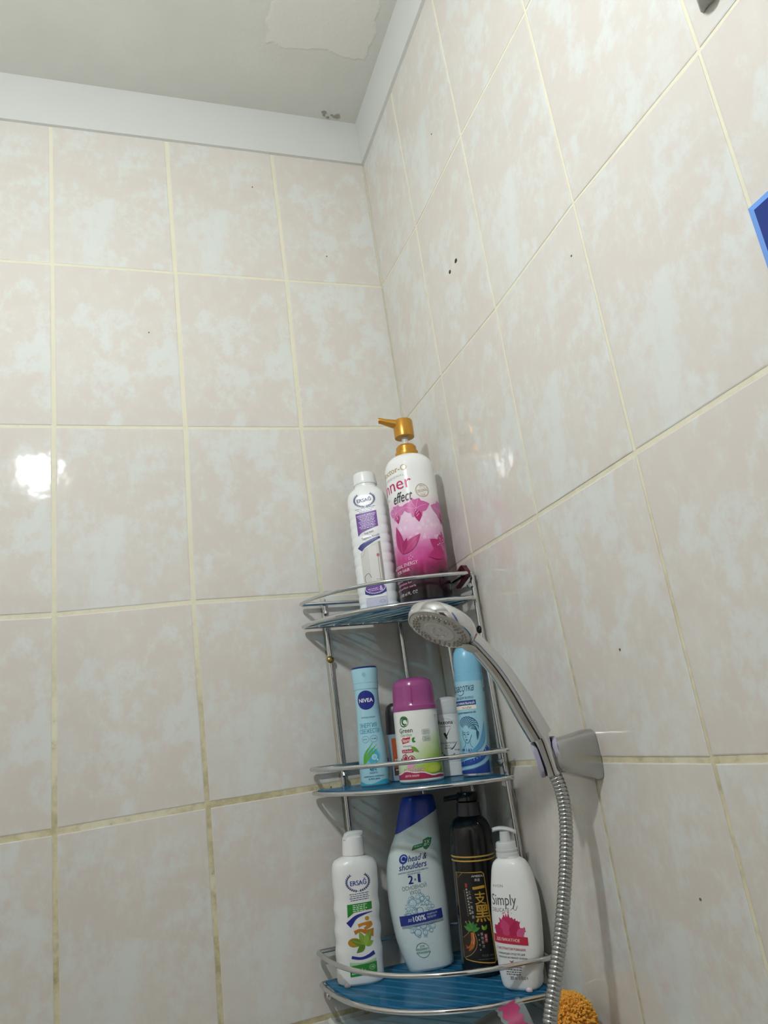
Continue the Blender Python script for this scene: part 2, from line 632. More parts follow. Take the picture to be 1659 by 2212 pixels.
for (x, y, top) in ((-0.191, -0.0075, -0.905), (-0.066, -0.0075, -0.909), (-0.0075, -0.0615, -0.912), (-0.0075, -0.184, -0.915)):
    v, f = rp(tube([(x, y, ZC + top), (x, y, ZC - 1.2), (x, y, ZC - 1.452)], 0.0037, 12))
    mesh_obj('post', v, f, CHROME, rack)
def screw(loc, axis, r, m, parent):
    bm = bmesh.new()
    bmesh.ops.create_uvsphere(bm, u_segments=14, v_segments=8, radius=r)
    for q in bm.verts:
        q.co.z *= 0.55
    M = Vector((0, 0, 1)).rotation_difference(Vector(axis)).to_matrix().to_4x4()
    M.translation = Vector(loc)
    bmesh.ops.transform(bm, matrix=M, verts=bm.verts)
    return bm_obj('screw', bm, m, parent)
B0 = ZC - 1.45
screw((-0.1915, -0.0115, ZC - 1.0017 - B0), (0, -1, 0.1), 0.0058, BRASS, rack)
screw((-0.0115, -0.185, ZC - 1.0 - B0), (-1, 0, 0.1), 0.0058, DARKMETAL, rack)
o = screw((-0.2455, -0.009, ZC - 1.456 - B0), (0, -1, 0.1), 0.0055, CHROME, rack)
o.name = 'cap_nut'

# ------------------------------------------------------------------ bottles: body surface + printed label
def pchip(pts):
    """monotone cubic through (z, v) points"""
    xs = [p[0] for p in pts]
    ys = [p[1] for p in pts]
    n = len(xs)
    h = [xs[i + 1] - xs[i] for i in range(n - 1)]
    d = [(ys[i + 1] - ys[i]) / h[i] for i in range(n - 1)]
    m = [d[0]] + [0.0] * (n - 2) + [d[-1]]
    for i in range(1, n - 1):
        if d[i - 1] * d[i] > 0:
            w1, w2 = 2 * h[i] + h[i - 1], h[i] + 2 * h[i - 1]
            m[i] = (w1 + w2) / (w1 / d[i - 1] + w2 / d[i])
    def ev(x):
        if x <= xs[0]:
            return ys[0]
        if x >= xs[-1]:
            return ys[-1]
        i = 0
        while x > xs[i + 1]:
            i += 1
        t = (x - xs[i]) / h[i]
        return ((1 + 2 * t) * (1 - t) ** 2 * ys[i] + t * (1 - t) ** 2 * h[i] * m[i] + t * t * (3 - 2 * t) * ys[i + 1] + t * t * (t - 1) * h[i] * m[i + 1])
    return ev

class Surf:
    """upright body: at each height a superellipse (half width a, half depth b, exponent n, sideways shift c)"""
    def __init__(self, prof):
        prof = [tuple(p) + (2.0, 0.0)[len(p) - 3:] if len(p) < 5 else p for p in prof]
        self.p = prof
        self.zs = [p[0] for p in prof]
        self.a, self.b, self.n, self.c = [pchip([(p[0], p[i]) for p in prof]) for i in (1, 2, 3, 4)]
        self.cache = {}
    def sec(self, z, t):
        a, b, n, c = self.a(z), self.b(z), self.n(z), self.c(z)
        s, q = sin(t), cos(t)
        return (c + a * math.copysign(abs(s) ** (2 / n), s), -b * math.copysign(abs(q) ** (2 / n), q))
    def rings(self, z0, z1, seg, dz):
        zs = sorted(set([z for z in self.zs if z0 <= z <= z1] + [z0, z1] + [z0 + (z1 - z0) * i / max(1, int((z1 - z0) / dz)) for i in range(int((z1 - z0) / dz))]))
        out = [zs[0]]
        for z in zs[1:]:
            if z - out[-1] > 0.0002:
                out.append(z)
        return [[(*self.sec(z, 2 * pi * j / seg), z) for j in range(seg)] for z in out]
    def mesh(self, z0=None, z1=None, seg=48, dz=0.006, caps=True):
        return loft(self.rings(self.zs[0] if z0 is None else z0, self.zs[-1] if z1 is None else z1, seg, dz), True, caps)
    def table(self, z):
        key = round(z * 2000)
        if key not in self.cache:
            z = key / 2000
            N = 90
            P = [self.sec(z, -2.6 + 5.2 * i / N) for i in range(N + 1)]
            L = [0.0]
            for i in range(N):
                L.append(L[-1] + math.dist(P[i], P[i + 1]))
            mid = L[N // 2]
            self.cache[key] = ([l - mid for l in L], P)
        return self.cache[key]
    def point(self, u, z, off):
        L, P = self.table(z)
        lo, hi = 0, len(L) - 1
        if u <= L[0]:
            lo, hi, t = 0, 1, 0.0
        elif u >= L[-1]:
            lo, hi, t = hi - 1, hi, 1.0
        else:
            while hi - lo > 1:
                m = (lo + hi) // 2
                if L[m] <= u:
                    lo = m
                else:
                    hi = m
            t = (u - L[lo]) / max(1e-9, L[hi] - L[lo])
        p, q = P[lo], P[hi]
        x, y = p[0] + (q[0] - p[0]) * t, p[1] + (q[1] - p[1]) * t
        tx, ty = q[0] - p[0], q[1] - p[1]
        l = math.hypot(tx, ty) or 1
        return (x + ty / l * off, y - tx / l * off, z)

TEXTS = {}
def text_mesh(s, bold=0.0, shear=0.0, spacing=1.0):
    """flat letters: outlines of the built-in font, filled by winding number; bold = union of shifted copies"""
    key = (s, bold, shear, spacing)
    if key not in TEXTS:
        c = bpy.data.curves.new('t', 'FONT')
        c.body = s
        c.size = 1.0
        c.fill_mode = 'NONE'
        c.shear = shear
        c.space_character = spacing
        c.resolution_u = 3
        c.align_x = 'CENTER'
        o = bpy.data.objects.new('t', c)
        COL.objects.link(o)
        bpy.context.view_layer.update()
        me = bpy.data.meshes.new_from_object(o.evaluated_get(bpy.context.evaluated_depsgraph_get()))
        P = [(p.co.x, p.co.y) for p in me.vertices]
        nxt = {}
        for e in me.edges:
            i, j = sorted(e.vertices)
            if j == i + 1:
                nxt[i] = j
        loops, cur = [], []
        for i in range(len(P)):
            cur.append(i)
            if i not in nxt:
                if len(cur) > 2:
                    loops.append(cur)
                cur = []
        bpy.data.objects.remove(o)
        bpy.data.curves.remove(c)
        bpy.data.meshes.remove(me)
        if bold > 0.002:
            n, base, P0 = len(P), loops, P
            P, loops = [], []
            for k, (dx, dy) in enumerate(((-bold, bold * .45), (bold, -bold * .45))):
                P += [(x + dx, y + dy) for x, y in P0]
                loops += [[i + n * k for i in l] for l in base]
        edges = [(l[k], l[(k + 1) % len(l)]) for l in loops for k in range(len(l))]
        boxes = [(min(P[i][0] for i in l), max(P[i][0] for i in l), min(P[i][1] for i in l), max(P[i][1] for i in l), l) for l in loops]
        V, F = [], []
        if P:
            vv, _, ff, *_r = delaunay_2d_cdt([Vector(p) for p in P], edges, [], 0, 1e-6)
            V = [(p.x, p.y) for p in vv]
            for q in ff:
                x = sum(V[i][0] for i in q) / len(q)
                y = sum(V[i][1] for i in q) / len(q)
                wn = 0
                for x0, x1, y0, y1, l in boxes:
                    if x < x0 or x > x1 or y < y0 or y > y1:
                        continue
                    for k in range(len(l)):
                        ax, ay = P[l[k]]
                        bx, by = P[l[(k + 1) % len(l)]]
                        if (ay <= y) != (by <= y):
                            if ax + (y - ay) / (by - ay) * (bx - ax) > x:
                                wn += 1 if by > ay else -1
                if wn:
                    F.append(tuple(q))
        TEXTS[key] = (V, F)
    return TEXTS[key]

class Label:
    """flat print laid onto a bottle's surface: everything is drawn in (u, z), then wrapped"""
    def __init__(self, surf, u0=0.0, du=0.004, dz=None):
        self.s, self.u0, self.du, self.dz = surf, u0, du, dz
        self.bm = bmesh.new()
        self.mats, self.idx = [], {}
        self.lay = 0.00015
        self.flat = False
    def _m(self, c):
        if c not in self.idx:
            self.idx[c] = len(self.mats)
            self.mats.append(mat('print_' + c, c, 0.35))
        return self.idx[c]
    def raw(self, v, f, c, bump=True):
        mi = self._m(c)
        if not self.flat:
            self.lay += 0.000011
        vs = [self.bm.verts.new((x + self.u0, y, self.lay)) for x, y in v]
        for q in f:
            try:
                fc = self.bm.faces.new([vs[i] for i in q])
                fc.material_index = mi
                fc.normal_update()
                if fc.normal.z < 0:
                    fc.normal_flip()
            except ValueError:
                pass
    def poly(self, pts, c):
        self.raw(pts, [tuple(range(len(pts)))], c)
    def rect(self, u0, u1, z0, z1, c, slant=0.0):
        self.poly([(u0, z0), (u1, z0 + slant), (u1, z1 + slant), (u0, z1)], c)
    def rrect(self, u0, u1, z0, z1, r, c, line=None):
        pts = []
        for cx, cz, a0 in ((u1 - r, z1 - r, 0), (u0 + r, z1 - r, pi / 2), (u0 + r, z0 + r, pi), (u1 - r, z0 + r, 1.5 * pi)):
            pts += [(cx + r * cos(a0 + a * pi / 8), cz + r * sin(a0 + a * pi / 8)) for a in range(5)]
        if line:
            self.stroke(pts + [pts[0]], line, c)
        else:
            self.poly(pts, c)
    def disc(self, u, z, r, c, rz=None, k=20, rot=0.0):
        rz = rz or r
        self.poly([(u + r * cos(t) * cos(rot) - rz * sin(t) * sin(rot), z + r * cos(t) * sin(rot) + rz * sin(t) * cos(rot)) for t in [2 * pi * i / k for i in range(k)]], c)
    def ring(self, u, z, r, wd, c, rz=None, a0=0.0, a1=2 * pi, k=24):
        rz = rz or r
        pts = [(u + r * cos(a0 + (a1 - a0) * i / k), z + rz * sin(a0 + (a1 - a0) * i / k)) for i in range(k + 1)]
        self.stroke(pts, wd, c)
    def stroke(self, pts, wd, c):
        n = len(pts)
        W = wd if isinstance(wd, (list, tuple)) else [wd] * n
        L, Rr = [], []
        for i in range(n):
            a, b = pts[max(0, i - 1)], pts[min(n - 1, i + 1)]
            if i == 0 and pts[0] == pts[-1]:
                a = pts[-2]
            if i == n - 1 and pts[0] == pts[-1]:
                b = pts[1]
            dx, dy = b[0] - a[0], b[1] - a[1]
            l = math.hypot(dx, dy) or 1
            L.append((pts[i][0] - dy / l * W[i] / 2, pts[i][1] + dx / l * W[i] / 2))
            Rr.append((pts[i][0] + dy / l * W[i] / 2, pts[i][1] - dx / l * W[i] / 2))
        self.raw(L + Rr, [(i, i + 1, n + i + 1, n + i) for i in range(n - 1)], c)
    def curve(self, pts, wd, c, sub=5):
        q = [(p.x, p.y) for p in catmull([(a, b, 0) for a, b in pts], sub)]
        if isinstance(wd, (list, tuple)):
            f = pchip([(i, x) for i, x in enumerate(wd)])
            wd = [f(i * (len(wd) - 1) / (len(q) - 1)) for i in range(len(q))]
        self.stroke(q, wd, c)
    def petal(self, u, z, ang, ln, wd, c, k=7):
        """leaf or petal growing from (u, z)"""
        d, n = (cos(ang), sin(ang)), (-sin(ang), cos(ang))
        pr = [(i / k, sin(pi * (i / k) ** 0.8) * wd / 2) for i in range(k + 1)]
        pts = [(u + d[0] * s * ln + n[0] * h, z + d[1] * s * ln + n[1] * h) for s, h in pr]
        pts += [(u + d[0] * s * ln - n[0] * h, z + d[1] * s * ln - n[1] * h) for s, h in reversed(pr[1:-1])]
        self.poly(pts, c)
    def text(self, s, u, z, wd, ht, c, bold=0.0, shear=0.0, rot=0.0, spacing=1.0, ref=None):
        v, f = text_mesh(s, bold, shear, spacing)
        if not v:
            return
        x0, x1 = min(p[0] for p in v), max(p[0] for p in v)
        y0, y1 = min(p[1] for p in v), max(p[1] for p in v)
        cx, cy = (x0 + x1) / 2, (y0 + y1) / 2
        kx, ky = wd / (x1 - x0), ht / max(1e-6, y1 - y0)
        cr, sr = cos(rot), sin(rot)
        out = []
        for x, y in v:
            a, b = (x - cx) * kx, (y - cy) * ky
            out.append((u + a * cr - b * sr, z + a * sr + b * cr))
        self.raw(out, f, c)
    def micro(self, u0, u1, z, ht, c, rng, slant=0.0):
        """a line of print too small to read: a row of word-length bars"""
        self.lay += 0.000015
        keep, self.flat = self.flat, True
        x = u0
        while x < u1:
            w_ = min(rng.uniform(0.0015, 0.0045), u1 - x)
            zz = z + slant * (x - u0)
            self.rect(x, x + w_, zz - ht / 2, zz + ht / 2, c, slant * w_)
            x += w_ + ht * 0.9
        self.flat = keep
    def build(self, parent, name='printed_label'):
        bm = self.bm
        bmesh.ops.triangulate(bm, faces=[f for f in bm.faces if len(f.verts) > 4])
        us = [v.co.x for v in bm.verts]
        zs = [v.co.y for v in bm.verts]
        x = math.floor(min(us) / self.du) * self.du + self.du
        while x < max(us):
            bmesh.ops.bisect_plane(bm, geom=bm.verts[:] + bm.edges[:] + bm.faces[:], plane_co=(x, 0, 0), plane_no=(1, 0, 0))
            x += self.du
        if self.dz:
            x = math.floor(min(zs) / self.dz) * self.dz + self.dz
            while x < max(zs):
                bmesh.ops.bisect_plane(bm, geom=bm.verts[:] + bm.edges[:] + bm.faces[:], plane_co=(0, x, 0), plane_no=(0, 1, 0))
                x += self.dz
        for v in bm.verts:
            v.co = self.s.point(v.co.x, v.co.y, v.co.z)
        o = bm_obj(name, bm, self.mats, parent, smooth=True, angle=60)
        return o

VIEW = (-0.48685, -1.15537)
def bottle_root(name, x, y, z, label, cat, turn=0.0, lean=0.0, group=None):
    """Empty at the base; turned so that the print faces the middle of the room plus `turn` degrees, leaning `lean` degrees to the right"""
    dx, dy = VIEW[0] - x, VIEW[1] - y
    psi = atan2(dx, -dy)
    e = empty(name, (x, y, z))
    d = Vector((dx, dy, 0)).normalized()
    M = Matrix.Rotation(radians(lean), 4, -d) @ Matrix.Rotation(psi + radians(turn), 4, 'Z')
    e.rotation_euler = M.to_euler()
    setp(e, label, cat, group)
    return e

def cyl_part(name, prof, m, parent, seg=32, cx=0, cy=0):
    v, f = lathe(prof, seg, True, cx, cy)
    return mesh_obj(name, v, f, m, parent)

# ---------------- top shelf: tall pink pump bottle
def pump_bottle():
    x, y = -0.0605, -0.125
    e = bottle_root('pump_bottle', x, y, TRAYTOP[0](x, y), 'tall white and pink flowered hair bottle with a gold pump head, on the top shelf', 'bottle', 0, 1.0)
    r = 0.0400
    sf = Surf([(0, r - .004, r - .004), (0.0015, r - .001, r - .001), (0.004, r, r), (0.1, r, r), (0.214, r, r), (0.224, r - .0018, r - .0018),
               (0.232, r - .006, r - .006), (0.238, r - .0125, r - .0125), (0.2415, r - .0205, r - .0205)])
    m = mat('pink_fade_bottle', 'F0F0EE', 0.18)
    t = NT(m)
    b = t.n['Principled BSDF']
    tc = t.add('ShaderNodeTexCoord')
    sep = t.add('ShaderNodeSeparateXYZ')
    t.link(tc.outputs['Object'], sep.inputs[0])
    n = t.noise(tc.outputs['Object'], 32, 3, 0.55)
    bok = t.add('ShaderNodeTexVoronoi')
    bok.inputs['Scale'].default_value = 105
    t.link(tc.outputs['Object'], bok.inputs['Vector'])
    h = t.math('ADD', t.math('DIVIDE', sep.outputs['Z'], 0.25), t.math('MULTIPLY', t.math('SUBTRACT', n, 0.5), 0.13))
    col = t.ramp(h, [(0.06, lin('1E0F16')), (0.15, lin('33121F')), (0.22, lin('9A1F5C')), (0.27, lin('C23A86')), (0.36, lin('D77DB4')), (0.45, lin('E7BEDA')), (0.56, lin('EBCFE2')), (0.63, lin('EFDDE8')), (0.67, lin('F1F1EF'))])
    spots = t.math('MULTIPLY', t.smooth(bok.outputs['Distance'], 0.42, 0.28), t.math('MULTIPLY', t.smooth(h, 0.33, 0.42), t.smooth(h, 0.64, 0.56)))
    t.link(t.mix(t.math('MULTIPLY', spots, 0.35), col, lin('F7E6F2')), b.inputs['Base Color'])
    v, f = sf.mesh(seg=56)
    body = mesh_obj('body', v, f, m, e)
    L = Label(sf, 0.0, 0.0022)
    gold, grey, mag, blk = 'B59A62', 'A9A9A6', 'C0256B', '2C2C30'
    sl = 0.11
    L.text('Doctor-O', -0.031, 0.2105, 0.056, 0.0098, gold, 0.012, rot=0.06)
    L.text('PROFESSIONAL', -0.034, 0.1985, 0.05, 0.0036, grey, 0, spacing=1.3, rot=0.07)
    L.text('Inner', -0.030, 0.187, 0.062, 0.0205, mag, 0.004, rot=0.06)
    L.text('hair', -0.047, 0.1675, 0.009, 0.004, grey)
    # stamp
    L.ring(0.0165, 0.171, 0.0108, 0.0006, gold)
    L.ring(0.0165, 0.171, 0.0098, 0.0003, gold)
    L.ring(0.0165, 0.171, 0.0058, 0.0004, gold, a0=0.7, a1=2.5)
    L.ring(0.0165, 0.171, 0.0058, 0.0004, gold, a0=3.8, a1=5.6)
    L.text('ORIGINAL', 0.0165, 0.171, 0.0185, 0.0048, gold, 0.006, rot=0.2)
    L.ring(0.0165, 0.171, 0.0080, 0.0007, gold, a0=1.0, a1=2.1, k=8)
    L.ring(0.0165, 0.171, 0.0080, 0.0007, gold, a0=4.2, a1=5.3, k=8)
    # orchids
    def orchid(u, z, s, c1, c2, lite):
        for a, ln, wd in ((0.30, 1.15, 0.85), (1.2, 0.85, 0.9), (1.95, 0.85, 0.9), (2.85, 1.15, 0.85), (4.2, 0.75, 0.6), (5.2, 0.75, 0.6)):
            L.petal(u, z, a, s * ln, s * wd, c1)
        L.petal(u + s * .05, z - s * .1, 4.75, s * 0.95, s * 0.55, c2)
        for a in (0.35, 1.25, 2.0, 2.85):
            L.curve([(u, z), (u + s * .4 * cos(a + .12), z + s * .4 * sin(a + .12)), (u + s * .85 * cos(a), z + s * .85 * sin(a))], 0.00035, lite, 3)
        L.lay += 0.00002
        for k in range(7):
            L.disc(u + s * (0.06 + 0.22 * ((k * 37 % 10) / 10 - .5)), z - s * (0.15 + 0.07 * k), 0.0007, lite, k=7)
    orchid(0.003, 0.1425, 0.0205, 'CF62A2', 'B31E6C', 'F3CFE4')
    orchid(-0.031, 0.1415, 0.0165, 'D07AB0', 'B8327A', 'F1C5DE')
    orchid(0.049, 0.140, 0.020, 'CC74AB', 'B02A70', 'F1C5DE')
    L.text('effect', -0.0165, 0.165, 0.033, 0.0165, blk, 0.0, shear=0.35, rot=0.06)
    # lily bud and the flower at the right
    L.petal(-0.028, 0.076, 1.72, 0.046, 0.015, 'B0246C')
    L.petal(-0.026, 0.076, 0.72, 0.040, 0.015, 'B72A74')
    L.petal(-0.028, 0.076, 1.15, 0.026, 0.010, 'A41C60')
    L.curve([(-0.028, 0.077), (-0.0295, 0.1), (-0.034, 0.118)], 0.0004, 'D86AA6', 3)
    L.curve([(-0.025, 0.077), (-0.009, 0.092), (0.003, 0.101)], 0.0004, 'D86AA6', 3)
    L.petal(0.040, 0.076, 2.5, 0.028, 0.019, 'B5226B')
    L.petal(0.040, 0.076, 1.5, 0.03, 0.019, 'B9307A')
    L.petal(0.042, 0.074, 3.4, 0.032, 0.018, 'B72470')
    for k in range(9):
        L.curve([(0.04, 0.076), (0.040 + 0.006 * cos(k * .35), 0.082 + 0.002 * k), (0.038 - 0.008 * cos(k), 0.084 + 0.0022 * k)], 0.00025, 'EBA3CB', 3)
        L.disc(0.038 - 0.008 * cos(k), 0.084 + 0.0022 * k, 0.0010, 'F5D5E6', k=7)
    for k in range(5):
        L.disc(-0.018 + 0.003 * (k % 3), 0.066 + 0.0025 * (k // 2), 0.0008, 'F0B6D6', k=7)
    pk = 'F0C9DA'
    L.text('NATURAL ENERGY', -0.0315, 0.0585, 0.052, 0.0056, pk, 0.004, rot=0.05)
    L.text('FOR HAIR', -0.0325, 0.0505, 0.027, 0.0050, pk, 0.004, rot=0.05)
    L.text('Cleanses and adds', -0.0335, 0.0375, 0.043, 0.0044, 'E59CBD', 0.003, rot=0.04)
    L.text('hydration for', -0.033, 0.0308, 0.030, 0.0046, 'E59CBD', 0.003, rot=0.04)
    L.text('salon-perfect curls', -0.0345, 0.0245, 0.044, 0.0044, 'E59CBD', 0.003, rot=0.04)
    L.text('e 1100 ml FL. OZ', -0.031, 0.0155, 0.040, 0.0046, 'E6E0E2', 0.002, rot=0.03)
    L.build(body)
    gm = mat('gold_plastic', 'C8923A', 0.3, 0.55)
    cyl_part('pump_collar', [(0.238, 0.0178), (0.2395, 0.0186), (0.2485, 0.0186), (0.2495, 0.0168), (0.2575, 0.0162), (0.2585, 0.0148), (0.2605, 0.0140), (0.261, 0.006)], gm, e, 40)
    cyl_part('pump_stem', [(0.255, 0.0052), (0.279, 0.0052)], FROST, e, 20)
    h0 = 0.2755
    cyl_part('pump_head', [(h0, 0.0120), (h0 + .0002, 0.0158), (h0 + .003, 0.0162), (h0 + .027, 0.0162), (h0 + .0295, 0.0150), (h0 + .0305, 0.011)], gm, e, 40)
    # spout: flattened, tapering, rising slightly towards the tip
    rings = []
    for s, (px, pz, wy, hz) in enumerate(((0.0, .0205, .0115, .0098), (-.014, .0245, .0092, .0074), (-.027, .0282, .0068, .0058), (-.0375, .0318, .0058, .0048), (-.0398, .0312, .005, .0042))):
        rings.append([(px * .97, px * 0.25 + wy * cos(2 * pi * k / 16), h0 + pz + hz * math.copysign(abs(sin(2 * pi * k / 16)) ** .7, sin(2 * pi * k / 16))) for k in range(16)])
    v, f = loft(rings)
    mesh_obj('pump_spout', v, f, gm, e)
pump_bottle()

ERNG = random.Random(5)
def wreath(L, u, z, rx, rz, c):
    """laurel wreath: two branches of small leaves, open at the top"""
    for side in (-1, 1):
        L.lay += 0.00001
        L.flat = True
        for k in range(13):
            a = -pi / 2 + side * (0.12 + k * 0.185)
            cu, cz = u + rx * cos(a), z + rz * sin(a)
            tang = a + side * pi / 2
            for o in (-0.55, 0.55):
                L.petal(cu, cz, tang + o * side, rx * 0.2, rx * 0.075, c, k=4)
        L.flat = False
        L.ring(u, z, rx, rx * 0.03, c, rz=rz, a0=-pi / 2, a1=-pi / 2 + side * 2.4, k=16)

# ---------------- top shelf: white ribbed cleaner bottle
def cleaner_bottle():
    x, y = -0.116, -0.068
    e = bottle_root('cleaner_bottle', x, y, TRAYTOP[0](x, y), 'white ribbed cleaner bottle with a screw cap and purple label, on the top shelf', 'bottle', -8, 0.5)
    prof = [(0, .028, .023, 3.6), (0.002, .0305, .0255, 3.6)]
    for k in range(11):                 # ribs moulded into the sides
        z = 0.014 + k * 0.0155
        prof += [(z - .004, .0318, .0265, 3.6), (z, .0306, .0262, 3.6), (z + .004, .0318, .0265, 3.6)]
    prof += [(0.186, .0316, .0265, 3.4), (0.194, .0300, .0255, 3.2), (0.201, .0262, .0232, 2.7), (0.2065, .0205, .0195, 2.2), (0.209, .018, .018, 2), (0.2135, .018, .018, 2)]
    sf = Surf(prof)
    v, f = sf.mesh(seg=56, dz=0.004)
    body = mesh_obj('body', v, f, WHITE, e)
    flat = Surf([(0, .0318, .0266, 3.6), (0.186, .0318, .0266, 3.4), (0.2, .0318, .0266, 3.4)])
    L = Label(flat, -0.001, 0.0022)
    navy, pur = '2B3272', '6E3C96'
    R = ERNG
    wreath(L, 0, 0.1815, 0.0165, 0.0115, '3A4478')
    L.text('ERSAĞ', -0.0005, 0.1820, 0.0235, 0.0078, '3C4A86', 0.03, rot=0.05)
    for k in range(3):
        L.micro(-0.0165 + .003 * k, 0.0165 - .003 * k, 0.1665 - .0024 * k, 0.0007, navy, R, 0.08)
    n = 8
    top, bot = [], []
    for k in range(n + 1):
        s = k / n
        top.append((-0.017 + 0.034 * s, 0.1595 + 0.002 * s))
        bot.append((-0.0165 + 0.0335 * s, 0.1225 + 0.013 * s ** 0.55))
    L.poly(bot + top[::-1], pur)
    L.text('BANYO & WC TEMİZLEYİCİ', 0, 0.1565, 0.0305, 0.0030, 'F3EEF7', 0.012, rot=0.06)
    for k in range(8):
        L.micro(-0.0135 + 0.002 * (k % 3), 0.0135 - 0.002 * (k % 2), 0.1525 - 0.0026 * k, 0.0010, 'DCCBE8', R, 0.06)
    L.text('Yangi Avlod', 0.001, 0.1265, 0.0155, 0.0042, '3A3A40', 0.0, shear=0.2, rot=0.17)
    L.text('Tozalovchi Mahsulot', 0.003, 0.1195, 0.029, 0.0042, '3A3A40', 0.0, shear=0.2, rot=0.16)
    arc = [(-0.0165 + 0.034 * k / 8, 0.1005 + 0.0165 * (k / 8) ** 0.6) for k in range(9)]
    L.stroke(arc, [0.009 - 0.006 * k / 8 for k in range(9)], '2B2F7E')
    L.micro(-0.008, 0.014, 0.111, 0.0006, 'B9BCE0', R, 0.22)
    # washroom picture
    ph = [(-0.0165 + 0.0335 * k / 8, 0.094 + 0.0175 * (k / 8) ** 0.6) for k in range(9)]
    L.poly([(-0.0165, 0.040), (0.017, 0.040)] + ph[::-1], 'CFCDC6')
    L.rect(-0.0035, 0.0095, 0.044, 0.105, 'DAD8D2')
    L.rect(0.0135, 0.017, 0.044, 0.11, '9C9890')
    L.curve([(0.0108, 0.046), (0.0104, 0.07), (0.011, 0.088)], 0.0006, '8A8780')
    for a in range(6):
        L.petal(0.011, 0.0885, a * 1.05, 0.0035, 0.0016, 'B5476A', 4)
    L.curve([(-0.0125, 0.042), (-0.0135, 0.056), (-0.007, 0.061), (-0.0035, 0.054)], 0.0010, '7F7C76')
    L.curve([(0.004, 0.0505), (0.010, 0.050), (0.016, 0.0475)], 0.0006, '8A8780')
    L.curve([(-0.016, 0.088), (-0.011, 0.092), (-0.0085, 0.1)], 0.0005, '9C9890')
    # purple seal over a navy foot
    L.poly([(-0.0165, 0.0265), (0.017, 0.0265), (0.017, 0.038), (-0.0165, 0.038)], '2B2F7E')
    L.poly([(-0.0165, 0.0225), (0.017, 0.0225)] + [(0.017 - 0.0335 * k / 10, 0.0295 - 0.0045 * sin(pi * k / 10)) for k in range(11)], 'F0F0EE')
    sc = []
    for k in range(48):
        a = 2 * pi * k / 48
        q = 1.0 + (0.022 if k % 2 else -0.02)
        sc.append((0.0002 + 0.0162 * q * cos(a), 0.0375 + 0.0088 * q * sin(a)))
    L.poly(sc, 'EDE8F2')
    L.disc(0.0002, 0.0375, 0.0152, pur, rz=0.0079, k=32)
    L.text('&', 0.0095, 0.036, 0.0052, 0.007, 'EADFF2', 0.0)
    L.micro(-0.0115, 0.005, 0.036, 0.0011, 'E6D9F0', R, 0.05)
    L.micro(-0.0095, 0.005, 0.0335, 0.0008, 'E6D9F0', R, 0.05)
    L.rect(-0.0165, 0.0168, 0.003, 0.0212, 'C9C8DA')
    L.ring(0.009, 0.0155, 0.0042, 0.0004, '55557A', rz=0.0019)
    L.build(body)
    prf = [(0.2125, 0.0175), (0.2135, 0.0196), (0.2165, 0.0198), (0.217, 0.0190), (0.2285, 0.0185), (0.2325, 0.0178), (0.234, 0.015), (0.2342, 0.0005)]
    cyl_part('screw_cap', prf, WHITE, e, 40)
cleaner_bottle()

